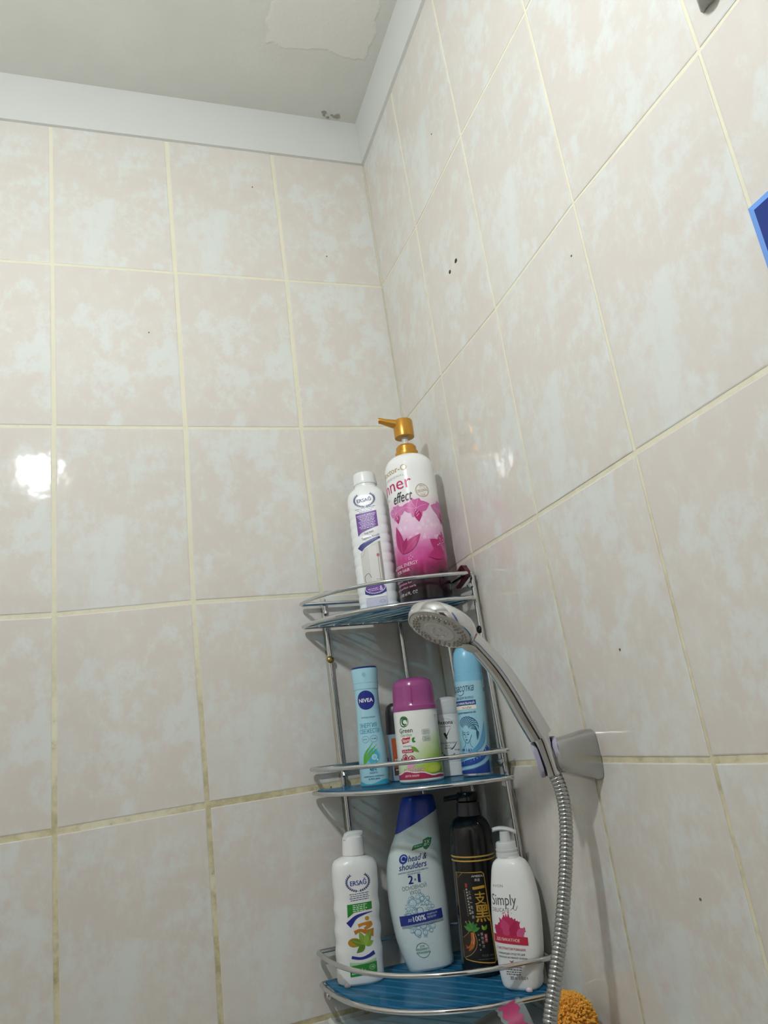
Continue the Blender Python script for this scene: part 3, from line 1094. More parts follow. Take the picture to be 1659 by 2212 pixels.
# ---------------- middle shelf
def nivea_can():
    x, y = -0.1635, -0.078
    e = bottle_root('deodorant_spray', x, y, TRAYTOP[1](x, y), 'pale blue waisted deodorant spray can with a round navy emblem, left on the middle shelf', 'spray can', -3, 1.5)
    P = [(0, .0195, .0195), (0.0012, .0207, .0207), (0.035, .0207, .0207), (0.06, .0198, .0198), (0.085, .0182, .0182), (0.11, .0176, .0176), (0.134, .0178, .0178)]
    sf = Surf(P)
    blue = mat('pale_blue_can', 'A5D3E2', 0.25)
    v, f = sf.mesh(seg=44)
    body = mesh_obj('body', v, f, blue, e)
    L = Label(sf, -0.001, 0.0022, 0.008)
    nv = '1E2A86'
    L.disc(0, 0.118, 0.0136, nv, k=32)
    L.text('NIVEA', 0, 0.1178, 0.0215, 0.0056, 'F4F6F8', 0.022)
    L.text('Антиперспирант', 0.001, 0.0935, 0.0215, 0.0034, '3E6C86', 0.004)
    L.text('ЭНЕРГИЯ', -0.0005, 0.0825, 0.0265, 0.0064, '2F94B8', 0.012)
    L.text('СВЕЖЕСТИ', 0.001, 0.0745, 0.0305, 0.0064, '2F94B8', 0.012)
    L.ring(-0.0062, 0.0635, 0.0052, 0.0004, '3E7C98', rz=0.0046)
    L.ring(0.0062, 0.0635, 0.0052, 0.0004, '3E7C98', rz=0.0046)
    L.micro(-0.0095, -0.003, 0.0635, 0.0011, '3E7C98', ERNG)
    L.micro(0.003, 0.0095, 0.0635, 0.0011, '3E7C98', ERNG)
    L.disc(0.001, 0.040, 0.0125, '7CC4DA', rz=0.0115)
    L.disc(0.003, 0.0395, 0.0085, '4FAECC', rz=0.0105)
    L.disc(0.0045, 0.0385, 0.0042, '8DD2E6')
    L.ring(0.0045, 0.0385, 0.0030, 0.0006, 'DDF2F8')
    L.disc(0.0085, 0.0345, 0.0012, 'DDF2F8')
    for p in ([(-0.012, 0.0285), (-0.006, 0.041), (0.0095, 0.0555)], [(-0.0125, 0.0285), (-0.009, 0.042), (0.004, 0.0585)], [(-0.0115, 0.028), (-0.004, 0.038), (0.011, 0.0505)]):
        L.curve(p, [0.0008, 0.0030, 0.0003], '5FAE3C')
    L.text('48ч', 0.0005, 0.0225, 0.0095, 0.0052, '1F5E80', 0.02)
    L.text('ЗАЩИТЫ', 0.001, 0.0175, 0.0115, 0.0026, '2A6A88', 0.01)
    L.text('свежий аромат лемонграсса', 0.001, 0.0128, 0.031, 0.0027, '1F5E80', 0.008)
    L.text('на весь день', 0.001, 0.0092, 0.0165, 0.0025, '1F5E80', 0.008)
    wv = [(-0.045 + 0.09 * k / 24, 0.0052 + 0.0024 * sin(-0.6 + 0.5 * k)) for k in range(25)]
    L.poly([(-0.045, 0.0015), (0.045, 0.0015)] + wv[::-1], '3FAFCB')
    L.build(body)
    cyl_part('spray_cap', [(0.1335, 0.0178), (0.134, 0.0184), (0.1425, 0.0186), (0.1427, 0.0183), (0.143, 0.0187), (0.1625, 0.0198), (0.1638, 0.0196)], blue, e, 44)
    cyl_part('spray_button', [(0.160, 0.0189), (0.1652, 0.0190), (0.1665, 0.0178), (0.167, 0.012)], mat('navy_plastic', '232E74', 0.3), e, 40)
    # nozzle dimple on the front of the cap
    v, f = tube([(0, -0.0187, 0.1545), (0, -0.0198, 0.1545)], 0.0029, 16)
    mesh_obj('nozzle', v, f, mat('pale_blue_nozzle', '8FBFD0', 0.35), e)
nivea_can()

def dark_deodorant():
    x, y = -0.1145, -0.0635
    e = bottle_root('deodorant_stick', x, y, TRAYTOP[1](x, y), 'dark capped deodorant stick with an orange label, half hidden behind the purple-capped air freshener', 'deodorant', 6, 2.0)
    sf = Surf([(0, .0185, .0125, 2.6), (0.001, .0195, .0135, 2.6), (0.03, .0198, .0138, 2.6), (0.066, .0192, .0134, 2.6)])
    v, f = sf.mesh(seg=36)
    body = mesh_obj('body', v, f, mat('blue_grey_plastic', '9FB3C2', 0.3), e)
    L = Label(sf, 0, 0.0022)
    L.rect(-0.0145, 0.0145, 0.019, 0.060, 'C2572B')
    L.text('MEN', -0.006, 0.029, 0.012, 0.004, 'F0E4DC', 0.02)
    L.rect(-0.0145, 0.0145, 0.008, 0.019, '54423C')
    L.micro(-0.012, 0.01, 0.0155, 0.0012, 'D9CFC8', ERNG)
    L.build(body)
    cap = Surf([(0.066, .0192, .0134, 2.6), (0.0665, .0202, .0144, 2.6), (0.075, .0198, .0142, 2.6), (0.098, .0185, .0134, 2.6), (0.107, .0155, .011, 2.4), (0.1105, .010, .007, 2.2), (0.111, .003, .002, 2)])
    v, f = cap.mesh(seg=36)
    mesh_obj('cap', v, f, mat('black_plastic', '2A2A2E', 0.35), e)
dark_deodorant()

def air_freshener():
    x, y = -0.1085, -0.1225
    e = bottle_root('air_freshener_can', x, y, TRAYTOP[1](x, y), 'stout white and green air freshener can with a purple translucent cap, middle shelf', 'spray can', 0, 2.2)
    r = .0312
    sf = Surf([(0.0035, r - .0008, r - .0008), (0.004, r, r), (0.05, r, r), (0.0925, r, r), (0.0965, r - .0004, r - .0004)])
    m = mat('green_fade_can', 'EDEFEA', 0.22)
    t = NT(m)
    b = t.n['Principled BSDF']
    tc = t.add('ShaderNodeTexCoord')
    sep = t.add('ShaderNodeSeparateXYZ')
    t.link(tc.outputs['Object'], sep.inputs[0])
    n = t.noise(tc.outputs['Object'], 25, 3)
    h = t.math('ADD', t.math('SUBTRACT', sep.outputs['Z'], t.math('MULTIPLY', sep.outputs['X'], 0.75)), t.math('MULTIPLY', t.math('SUBTRACT', n, 0.5), 0.025))
    col = t.ramp(t.math('MULTIPLY', h, 10.0), [(0.02, lin('8DAF3C')), (0.17, lin('A9C765')), (0.33, lin('CBDDA8')), (0.52, lin('ECEEE9'))])
    t.link(col, b.inputs['Base Color'])
    v, f = sf.mesh(seg=48, dz=0.01)
    body = mesh_obj('body', v, f, m, e)
    cyl_part('base_ring', [(0, r - .003), (0.0004, r - .001), (0.002, r + .0003), (0.0042, r + .0003), (0.0045, r - .0005)], mat('white_enamel', 'E6E6E4', 0.25), e, 48)
    L = Label(sf, -0.0005, 0.0022)
    gr, red = '2B6B3A', 'B9264A'
    u = -0.0175
    # swirl emblem
    L.disc(u, 0.0815, 0.0074, gr, k=28)
    L.disc(u, 0.0815, 0.0066, 'E8EFE2', k=28)
    L.curve([(u - .006, .080), (u - .003, .0862), (u + .004, .0855), (u + .0052, .080)], [0.0006, 0.0026, 0.0026, 0.0006], gr)
    L.curve([(u + .0055, .0835), (u - .0005, .0845), (u - .0025, .080), (u + .001, .077), (u + .0045, .0785)], [0.0004, 0.0022, 0.0026, 0.0022, 0.0004], '245C33')
    L.curve([(u - .0062, .0815), (u - .005, .0765), (u, .0747), (u + .004, .0762)], [0.0004, 0.0016, 0.0016, 0.0004], gr)
    L.text('Green', u + .0012, 0.0695, 0.0215, 0.0062, '2E4A3A', 0.012)
    L.text('Garden', u + .0012, 0.0635, 0.0180, 0.0046, '8C9A90', 0.003)
    # red flag
    L.poly([(u - .0072, .0575), (u - .004, .0600), (u, .0595), (u + .0078, .0605), (u + .0055, .0535), (u, .0528), (u - .006, .0518)], 'C2283A')
    L.text('Nature', u + .0002, 0.0563, 0.0115, 0.0048, 'F5E9E9', 0.01, shear=0.3, rot=0.08)
    L.petal(u + .0095, 0.0555, 0.75, 0.0062, 0.0034, '3B8A3A')
    L.petal(u + .0095, 0.0548, -0.25, 0.0056, 0.0032, '3B8A3A')
    L.text('automatic', u + .0015, 0.0488, 0.0140, 0.0027, '8B9590', 0.0)
    L.rrect(u - .0085, u + .0105, 0.0398, 0.0442, 0.0008, 'B8325A')
    L.text('air freshener', u + .001, 0.0420, 0.0155, 0.0028, 'F5E4EA', 0.004)
    L.petal(u + .0075, 0.0475, -0.65, 0.0135, 0.0052, '6F9F3A')
    # cherries
    for cu, cz in ((u - .0035, .0325), (u + .0065, .0305)):
        L.disc(cu, cz, 0.0054, '8E1F36', k=20)
        L.ring(cu, cz, 0.0038, 0.0011, 'E9B9C0', k=16)
        L.disc(cu - .0012, cz + .0006, 0.0020, 'C23A52', k=12)
        L.disc(cu - .0014, cz + .002, 0.0010, 'F0D6DA', k=8)
    L.curve([(u - .003, .037), (u + .001, .0425), (u + .004, .045)], 0.0006, '5E7A2E', 3)
    L.petal(u - .0095, .029, 2.0, .005, .003, '4E8A34')
    for k in range(5):
        L.petal(u + .004, .0235, k * 1.257, .0075, .005, 'E6A3BC')
    L.disc(0.018, 0.0175, 0.016, 'B7CE3E', rz=0.0065)
    L.disc(0.0205, 0.0165, 0.010, 'C9D558', rz=0.0042)
    L.text('Cherry bloom', u + .0075, 0.0160, 0.031, 0.0074, 'FAF3F5', 0.045, shear=0.3, rot=0.06)
    L.text('Cherry bloom', u + .0075, 0.0160, 0.031, 0.0070, red, 0.004, shear=0.3, rot=0.06)
    wv = [(-0.078 + 0.156 * k / 30, 0.0115 - 0.0035 * sin(0.6 + 0.35 * k) + 0.001 * sin(k * 1.3)) for k in range(31)]
    L.stroke(wv, 0.0016, 'F2E3E4')
    L.poly([(-0.078, 0.0048), (0.078, 0.0048)] + [(a, b_ - .0008) for a, b_ in wv][::-1], 'B22A50')
    L.text('цветок вишни', u + .004, 0.0090, 0.021, 0.0032, 'F3D9E0', 0.004)
    for z in (0.0655, 0.0565):
        L.rrect(0.0075, 0.0185, z - .0032, z + .0032, 0.0012, '8D948F', 0.0004)
        for k in range(3):
            L.micro(0.009, 0.017, z + .0016 - .0016 * k, 0.0005, '6D7470', ERNG)
    L.micro(0.0335, 0.0345, 0.086, 0.003, '3A3A3A', ERNG)
    L.flat = True
    for k in range(22):
        L.rect(0.0365, 0.0382, 0.0225 + .0026 * k, 0.0235 + .0026 * k, '7C8480')
    L.build(body)
    # cap: see-through purple, slightly tapering, slanted bulged top, a moulded seam down the front
    cap = Surf([(0.0955, r - .001, r - .001), (0.0960, r + .0006, r + .0006), (0.1015, r + .0006, r + .0006), (0.1025, r - .0002, r - .0002), (0.130, r - .0022, r - .0022), (0.1365, r - .0045, r - .0045), (0.1400, r - .0100, r - .0100), (0.1418, r - .019, r - .019), (0.1422, .003, .003)])
    v, f = cap.mesh(seg=48)
    o = mesh_obj('cap', v, f, PURPLECLEAR, e)
    v, f = tube([(-0.0025, -(r - .0002), 0.104), (-0.0025, -(r - .0023), 0.130)], 0.0006, 6)
    mesh_obj('cap_seam', v, f, mat('purple_seam', '8E3F78', 0.3), o)
    cyl_part('valve', [(0.0965, 0.016), (0.102, 0.016), (0.104, 0.006), (0.118, 0.006)], mat('pink_white_valve', 'C79ABA', 0.4), e, 24)
air_freshener()

def rexona_stick():
    x, y = -0.0535, -0.108
    e = bottle_root('antiperspirant_stick', x, y, TRAYTOP[1](x, y), 'white antiperspirant stick with a black tick mark and clear cap, middle shelf', 'deodorant', -4, 3.0)
    sf = Surf([(0, .0155, .0105, 2.5), (0.0008, .0165, .0115, 2.5), (0.018, .0167, .0118, 2.5), (0.0182, .0163, .0115, 2.5), (0.019, .0167, .0118, 2.5), (0.055, .0167, .0118, 2.5), (0.086, .0164, .0116, 2.5)])
    v, f = sf.mesh(seg=40)
    body = mesh_obj('body', v, f, WHITE, e)
    L = Label(sf, -0.003, 0.0022)
    k_ = '1E2328'
    L.text('Rexona', -0.0015, 0.0745, 0.0230, 0.0058, k_, 0.015)
    L.text('MotionSense', -0.0015, 0.0688, 0.0155, 0.0019, '5A6066', 0.003)
    L.poly([(-0.0050, 0.0585), (-0.0025, 0.0535), (-0.0012, 0.0535), (0.0062, 0.0668), (-0.0010, 0.0568), (-0.0032, 0.0590)], k_)
    L.poly([(-0.0052, 0.0590), (-0.0010, 0.0500), (0.0002, 0.0530), (-0.0020, 0.0600)], k_)
    L.text('ACTIVE PROTECTION+', 0.0005, 0.0455, 0.0235, 0.0022, '5A6066', 0.002)
    L.text('FRESH', -0.001, 0.0418, 0.0065, 0.0018, '5A6066', 0.002)
    L.micro(-0.0055, 0.0045, 0.0385, 0.0009, '39606A', ERNG)
    L.curve([(-0.015, 0.030), (-0.004, 0.0345), (0.006, 0.0375), (0.0135, 0.047)], [0.0005, 0.0013, 0.0016, 0.0003], '2A5A62')
    L.disc(0.0, 0.0305, 0.0085, '2F5A64', rz=0.0048)
    L.disc(0.0, 0.0325, 0.0085, 'ECEEEE', rz=0.0042)
    L.poly([(-0.0035, 0.0270), (-0.0005, 0.0225), (0.0045, 0.0300), (-0.0005, 0.0262)], k_)
    L.text('40 мл', 0.0125, 0.0355, 0.0075, 0.0024, '5A6066', 0.004)
    L.micro(0.008, 0.0145, 0.0285, 0.0008, '5A6066', ERNG)
    L.ring(-0.001, 0.066, 0.0165, 0.0003, 'B9C4C6', rz=0.0135, a0=0.1, a1=3.0)
    L.build(body)
    cap = Surf([(0.0862, .0166, .0117, 2.5), (0.0868, .0168, .0119, 2.5), (0.098, .0166, .0118, 2.5), (0.106, .0152, .0108, 2.4), (0.1095, .0115, .0082, 2.2), (0.1108, .005, .004, 2)])
    v, f = cap.mesh(seg=40)
    mesh_obj('cap', v, f, FROST, e)
    v, f = Surf([(0.0865, .0135, .009, 2.4), (0.096, .0130, .0085, 2.4), (0.101, .008, .005, 2.2)]).mesh(seg=28)
    mesh_obj('stick', v, f, OFFWHITE, e)
rexona_stick()

def hair_spray():
    x, y = -0.0385, -0.158
    e = bottle_root('hair_spray', x, y, TRAYTOP[1](x, y), 'light blue hair spray can printed with a drawn woman, right end of the middle shelf', 'spray can', 0, 4.0)
    r = .0211
    sf = Surf([(0.003, r, r), (0.06, r, r), (0.127, r, r)])
    m = mat('sky_blue_can', '8EC3DA', 0.2)
    t = NT(m)
    b = t.n['Principled BSDF']
    tc = t.add('ShaderNodeTexCoord')
    sep = t.add('ShaderNodeSeparateXYZ')
    t.link(tc.outputs['Object'], sep.inputs[0])
    t.link(t.ramp(t.math('MULTIPLY', sep.outputs['Z'], 8.0), [(0.0, lin('79B4D4')), (0.35, lin('9ACDE0')), (1.0, lin('A3CFDF'))]), b.inputs['Base Color'])
    v, f = sf.mesh(seg=44, dz=0.02)
    body = mesh_obj('body', v, f, m, e)
    cyl_part('base_ring', [(0, r - .002), (0.0003, r), (0.002, r + .0004), (0.0034, r)], mat('tin_rim', 'C9CCD0', 0.25, 0.8), e, 44)
    L = Label(sf, 0.0, 0.0022)
    nv, dk = '1E3C86', '1E3A5A'
    L.text('Красотка', -0.0125, 0.1165, 0.037, 0.0130, dk, 0.002, shear=0.35, rot=0.05)
    L.curve([(-0.021, 0.1105), (-0.015, 0.1075), (-0.010, 0.110), (-0.0095, 0.114)], [0.0003, 0.0008, 0.0008, 0.0003], dk)
    L.text('ЛАК ДЛЯ ВОЛОС', -0.0105, 0.1038, 0.030, 0.0037, dk, 0.010, rot=0.03)
    L.rect(-0.030, 0.0068, 0.0935, 0.1000, nv, 0.001)
    L.text('МАКСИМАЛЬНЫЙ', -0.0125, 0.0972, 0.0345, 0.0040, 'F0F4F8', 0.010, rot=0.03)
    L.rect(-0.030, 0.0068, 0.0880, 0.0932, 'EDE8D6', 0.001)
    L.text('ОБЪЁМ', -0.0075, 0.0910, 0.0140, 0.0036, dk, 0.008, rot=0.03)
    L.text('с провитамином B5', -0.0105, 0.0838, 0.032, 0.0034, dk, 0.008, rot=0.03)
    # the drawn woman: swept-up hair, face, neck
    hair = 'E8EEF2'
    for k in range(11):
        a = 2.75 - 0.27 * k
        L.curve([(-0.011 + 0.004 * cos(a), 0.063 + 0.004 * sin(a)), (-0.009 + 0.0095 * cos(a + .25), 0.0655 + 0.0095 * sin(a + .25)), (-0.0085 + 0.0148 * cos(a - .05), 0.0655 + 0.0135 * sin(a - .05)), (-0.0085 + 0.0158 * cos(a - .35), 0.0645 + 0.0125 * sin(a - .35))], [0.0004, 0.0011, 0.0009, 0.0003], '2C5C80')
    for k in range(6):
        L.curve([(-0.004 + .001 * k, 0.062), (0.0005 + .0012 * k, 0.067 - .002 * k), (0.0042, 0.0615 - .0026 * k), (0.0030, 0.0560 - .0016 * k)], [0.0003, 0.0009, 0.0009, 0.0003], '2C5C80')
    L.curve([(-0.0165, 0.0605), (-0.0172, 0.054), (-0.0150, 0.0475), (-0.0105, 0.0435), (-0.0065, 0.0475), (-0.0035, 0.0545)], 0.0006, '2C5C80')
    L.curve([(-0.0065, 0.047), (-0.0058, 0.041), (-0.0030, 0.0375)], 0.0005, '2C5C80')
    L.curve([(-0.0140, 0.0450), (-0.0142, 0.0405), (-0.0175, 0.0378)], 0.0005, '2C5C80')
    for eu in (-0.0142, -0.0082):
        L.petal(eu - .0017, 0.0550, 0.1, 0.0036, 0.0013, '2C5C80', 5)
        L.curve([(eu - .0019, .0572), (eu, .0583), (eu + .0021, .0575)], 0.0004, '2C5C80', 3)
    L.curve([(-0.0118, 0.0545), (-0.0125, 0.0510), (-0.0113, 0.0505)], 0.0004, '2C5C80', 3)
    L.petal(-0.0132, 0.0478, 0.05, 0.0042, 0.0013, '2C5C80', 5)
    L.text('№ 1.61', -0.0135, 0.0345, 0.0155, 0.0042, nv, 0.02)
    L.micro(-0.022, -0.005, 0.0302, 0.0009, dk, ERNG)
    # sweeping bands
    L.curve([(-0.030, 0.0200), (-0.006, 0.0305), (0.010, 0.045), (0.0165, 0.072)], [0.004, 0.0050, 0.0065, 0.0003], '5E9CC6')
    L.curve([(-0.030, 0.0165), (-0.004, 0.0225), (0.012, 0.034), (0.0205, 0.058)], [0.004, 0.0045, 0.0055, 0.0003], '9FCFE4')
    L.curve([(-0.031, 0.0150), (-0.004, 0.0195), (0.010, 0.0265), (0.0195, 0.037)], [0.006, 0.0075, 0.0075, 0.0080], '27499E')
    L.curve([(-0.031, 0.0082), (-0.004, 0.0120), (0.010, 0.0170), (0.0195, 0.0235)], [0.003, 0.0022, 0.0016, 0.0014], '9CC6E0')
    L.poly([(-0.031, 0.0035), (0.0195, 0.0035), (0.0195, 0.0205), (0.010, 0.0145), (-0.004, 0.0098), (-0.031, 0.0062)], '21408F')
    L.flat = True
    for k in range(30):
        L.rect(0.0235, 0.0248, 0.0080 + .0031 * k, 0.0092 + .0031 * k, '3E5F86')
    L.rect(0.0232, 0.0252, 0.112, 0.117, '1E2A4A')
    L.build(body)
    cm = mat('blue_cap_plastic', '7FBCDA', 0.3)
    cyl_part('cap', [(0.1268, r - .0008), (0.127, r - .0003), (0.137, r - .0003), (0.1375, r - .0008), (0.158, r - .001), (0.168, r - .0022), (0.1745, r - .006), (0.178, r - .012), (0.1785, 0.001)], cm, e, 44)
hair_spray()

# ---------------- bottom shelf
def shampoo_bio():
    x, y = -0.2105, -0.052
    e = bottle_root('shampoo_bottle', x, y, TRAYTOP[2](x, y), 'white wavy-sided shampoo bottle with a leaf and honey picture, left end of the bottom shelf', 'bottle', 6, 3.5)
    prof = [(0, .028, .019, 2.7), (0.0025, .0312, .0215, 2.7), (0.008, .0318, .0222, 2.7)]
    for z, a in ((0.022, .0314), (0.038, .0322), (0.049, .0306), (0.063, .0320), (0.076, .0302), (0.090, .0318), (0.103, .0304), (0.120, .0318), (0.136, .0318)):
        prof.append((z, a, .0222, 2.7))
    prof += [(0.1455, .0306, .0212, 2.6), (0.1505, .0272, .0195, 2.4), (0.1535, .0205, .0168, 2.2), (0.155, .0150, .0148, 2), (0.159, .0143, .0143, 2)]
    sf = Surf(prof)
    v, f = sf.mesh(seg=56, dz=0.003)
    body = mesh_obj('body', v, f, WHITE, e)
    L = Label(sf, -0.001, 0.0022, 0.004)
    navy, gr = '2B3272', '2E8B35'
    wreath(L, 0.002, 0.1245, 0.0158, 0.0112, '3A4478')
    L.text('ERSAĞ', 0.0025, 0.1245, 0.0230, 0.0082, '3B4C9A', 0.03, rot=0.04)
    for k in range(4):
        L.micro(-0.0105 + .001 * (k % 2), 0.0165 - .0012 * (k % 2), 0.1095 - .0025 * k, 0.0008, navy, ERNG, 0.05)
    L.poly([(-0.0145, 0.0815), (-0.006, 0.0875), (0.0195, 0.0898), (0.0195, 0.0990), (-0.0145, 0.0975)], gr)
    for k in range(4):
        L.micro(-0.007, 0.0125 - .002 * (k % 2), 0.0958 - .0023 * k, 0.0011, 'D6EBD2', ERNG, 0.04)
    L.curve([(-0.0140, 0.0725), (-0.004, 0.0815), (0.008, 0.0850), (0.0195, 0.0865)], [0.0085, 0.0045, 0.0024, 0.0006], '2A3490')
    L.disc(0.0115, 0.0790, 0.0030, 'C89A34', rz=0.0026)
    L.curve([(-0.0010, 0.0708), (0.006, 0.0728), (0.0160, 0.0722), (0.013, 0.0690), (0.007, 0.0668)], [0.0045, 0.0032, 0.0056, 0.0046, 0.0030], 'C8842A')
    L.curve([(-0.0065, 0.0630), (0.001, 0.0655), (0.010, 0.0625), (0.0195, 0.0612)], [0.005, 0.0036, 0.0056, 0.010], 'C07A24')
    L.disc(-0.0075, 0.0515, 0.0085, 'B98A2A', rz=0.0055)
    L.petal(0.0075, 0.0470, 2.75, 0.0215, 0.0085, '6E8F2C')
    L.petal(0.0075, 0.0470, 2.0, 0.0195, 0.0080, '86A63C')
    L.petal(0.0075, 0.0470, 1.15, 0.0200, 0.0085, '7FA038')
    L.petal(0.0075, 0.0470, 0.35, 0.0120, 0.0070, '8FB244')
    L.petal(0.0070, 0.0475, 3.75, 0.0150, 0.0075, '5F8428')
    L.petal(0.0085, 0.0470, 1.5, 0.0150, 0.0070, '9ABA4C')
    for a, ln in ((2.75, .019), (2.0, .017), (1.15, .017)):
        L.curve([(0.0075, 0.047), (0.0075 + ln * cos(a), 0.047 + ln * sin(a))], 0.00035, 'B5CC6E', 2)
    L.curve([(-0.0120, 0.0345), (0.000, 0.0322), (0.010, 0.0338), (0.0190, 0.0375)], [0.0034, 0.0030, 0.0038, 0.0050], '2A3490')
    L.poly([(-0.0150, 0.0240), (0.0210, 0.0268), (0.0210, 0.0305), (0.004, 0.0268), (-0.0150, 0.0285)], 'A9D3A4')
    L.poly([(-0.0150, 0.0115), (0.0215, 0.0135), (0.0215, 0.0262), (-0.0150, 0.0238)], gr)
    L.text('200 ml e', -0.0035, 0.0175, 0.0190, 0.0062, 'EAF5E8', 0.0, rot=0.05)
    L.ring(0.0150, 0.0205, 0.0042, 0.0004, 'CFE8CB', rz=0.0028)
    L.text('198', 0.0150, 0.0205, 0.0050, 0.0026, 'CFE8CB', 0.0)
    L.build(body)
    # spout cap: plain collar, wedge of a dispensing lever on top
    c = cyl_part('spout_cap', [(0.1565, 0.0150), (0.157, 0.0158), (0.1745, 0.0150), (0.1795, 0.0143), (0.1805, 0.0125), (0.181, 0.003)], WHITE, e, 36)
    rings = []
    for px, wy, z0, z1 in ((-0.0140, .0070, .177, .1785), (-0.0115, .0098, .177, .1840), (-0.0060, .0100, .177, .1870), (0.004, .0088, .177, .1878), (0.0125, .0062, .1825, .1872), (0.0140, .0045, .1845, .1868)):
        rings.append([(px, -wy, z0), (px, -wy, z0 + (z1 - z0) * .7), (px, -wy * .6, z1), (px, wy * .6, z1), (px, wy, z0 + (z1 - z0) * .7), (px, wy, z0)])
    v, f = loft(rings)
    mesh_obj('dispensing_lever', v, f, OFFWHITE, c)
    bm = bmesh.new()
    bmesh.ops.create_icosphere(bm, subdivisions=2, radius=0.0046)
    for q in bm.verts:
        q.co = Vector((q.co.x * 1.0 - 0.020, q.co.y * .7 - 0.0185, max(-0.0, q.co.z * .8 + 0.0012)))
    bm_obj('soap_drip', bm, mat('pinkish_soap', 'D8C9D2', 0.3), body)
shampoo_bio()

def dandruff_shampoo():
    x, y = -0.1115, -0.058
    e = bottle_root('shampoo_bottle', x, y, TRAYTOP[2](x, y), 'tall pale shampoo bottle with a slanted royal blue cap, second on the bottom shelf', 'bottle', 4, 0.5)
    raw = [(0.0, .0290, .0185, -0.0015), (0.003, .0320, .0215, 0.0005), (0.019, .0352, .0232, -0.0020), (0.0477, .0392, .0240, -0.0045), (0.0915, .0418, .0242, -0.0052), (0.115, .0416, .0240, -0.0048),
           (0.1344, .0402, .0235, -0.0032), (0.155, .0368, .0222, 0.0008), (0.1736, .0322, .0208, 0.0058), (0.2018, .0275, .0185, 0.0100), (0.216, .0244, .0172, 0.0118), (0.2205, .0225, .0155, 0.0122), (0.222, .018, .012, 0.0122)]
    sf = Surf([(z, a, b, 2.5, c) for z, a, b, c in raw])
    v, f = sf.mesh(seg=64, dz=0.004)
    bm = bmesh.new()
    vs = [bm.verts.new(p) for p in v]
    for q in f:
        bm.faces.new([vs[i] for i in q])
    bmc = bm.copy()
    co, no = (0.006, 0, 0.1875), Vector((-0.42, 0, 1)).normalized()
    for b_, inner in ((bm, False), (bmc, True)):
        g = b_.verts[:] + b_.edges[:] + b_.faces[:]
        res = bmesh.ops.bisect_plane(b_, geom=g, plane_co=co, plane_no=no, clear_inner=inner, clear_outer=not inner)
        ed = [x_ for x_ in res['geom_cut'] if isinstance(x_, bmesh.types.BMEdge)]
        bmesh.ops.contextual_create(b_, geom=ed)
    for q in bmc.verts:             # the cap stands a hair proud of the body
        q.co.x = (q.co.x - 0.01) * 1.012 + 0.01
        q.co.y *= 1.018
    body = bm_obj('body', bm, mat('pearl_white_plastic', 'DDE9E9', 0.3), e)
    bm_obj('flip_cap', bmc, mat('royal_blue_plastic', '2440A8', 0.25), e)
    L = Label(sf, 0.0, 0.0022, 0.004)
    bl, gr = '22337E', '2E7C4C'
    L.poly([(-0.0075, 0.1520), (0.0085, 0.1545), (0.0085, 0.1600), (-0.0055, 0.1580)], gr)
    L.micro(-0.004, 0.007, 0.1562, 0.0008, 'BFE0C8', ERNG, 0.1)
    L.poly([(0.0075, 0.1640), (0.0140, 0.1665), (0.0205, 0.1650), (0.0200, 0.1580), (0.0178, 0.1535), (0.0140, 0.1505), (0.0100, 0.1525), (0.0080, 0.1570)], gr)
    L.text('2X', 0.0140, 0.1605, 0.0088, 0.0050, 'E5F3E8', 0.02, rot=0.1)
    L.micro(0.0095, 0.0185, 0.1563, 0.0010, 'BFE0C8', ERNG, 0.1)
    # swirl emblem
    L.disc(-0.0185, 0.1425, 0.0062, '22409A', k=26)
    L.ring(-0.0182, 0.1428, 0.0034, 0.0011, 'C9D6EE', a0=0.2, a1=5.2, k=18)
    L.disc(-0.0180, 0.1428, 0.0014, '10205E', k=10)
    L.text('head &', 0.0015, 0.1428, 0.0270, 0.0080, bl, 0.012, shear=0.25, rot=0.06)
    L.text('shoulders', -0.0050, 0.1330, 0.0400, 0.0082, bl, 0.012, shear=0.25, rot=0.06)
    L.text('ШАМПУНЬ И БАЛЬЗАМ-ОПОЛАСКИВАТЕЛЬ', -0.0045, 0.1258, 0.0430, 0.0020, bl, 0.004, rot=0.06)
    L.text('ПРОТИВ ПЕРХОТИ', -0.0040, 0.1228, 0.0180, 0.0018, bl, 0.004, rot=0.06)
    L.text('2', -0.0090, 0.1155, 0.0072, 0.0110, bl, 0.03)
    L.text('1', 0.0030, 0.1163, 0.0038, 0.0110, bl, 0.03)
    L.text('в', -0.0025, 0.1150, 0.0024, 0.0026, bl, 0.02)
    L.text('ОСНОВНОЙ', -0.0050, 0.1065, 0.0345, 0.0066, '6F7F96', -0.004, rot=0.05)
    L.text('УХОД', -0.0045, 0.0988, 0.0160, 0.0058, '6F7F96', -0.004, rot=0.04)
    # sphere of bubbles
    rb = random.Random(21)
    cu, cz, RR = -0.0015, 0.0695, 0.0265
    placed = []
    tries = 0
    while len(placed) < 85 and tries < 5000:
        tries += 1
        big = len(placed)
        r_ = rb.uniform(0.0040, 0.0062) if big < 7 else (rb.uniform(0.0020, 0.0034) if big < 32 else rb.uniform(0.0006, 0.0016))
        a, d = rb.uniform(0, 2 * pi), RR * sqrt(rb.random())
        q = (cu + d * cos(a) * .84, cz + d * sin(a) * 1.05)
        if d + r_ * .6 > RR or any(math.dist(q, p[:2]) < (r_ + p[2]) * .88 for p in placed):
            continue
        placed.append((q[0], q[1], r_))
    lay0 = L.lay
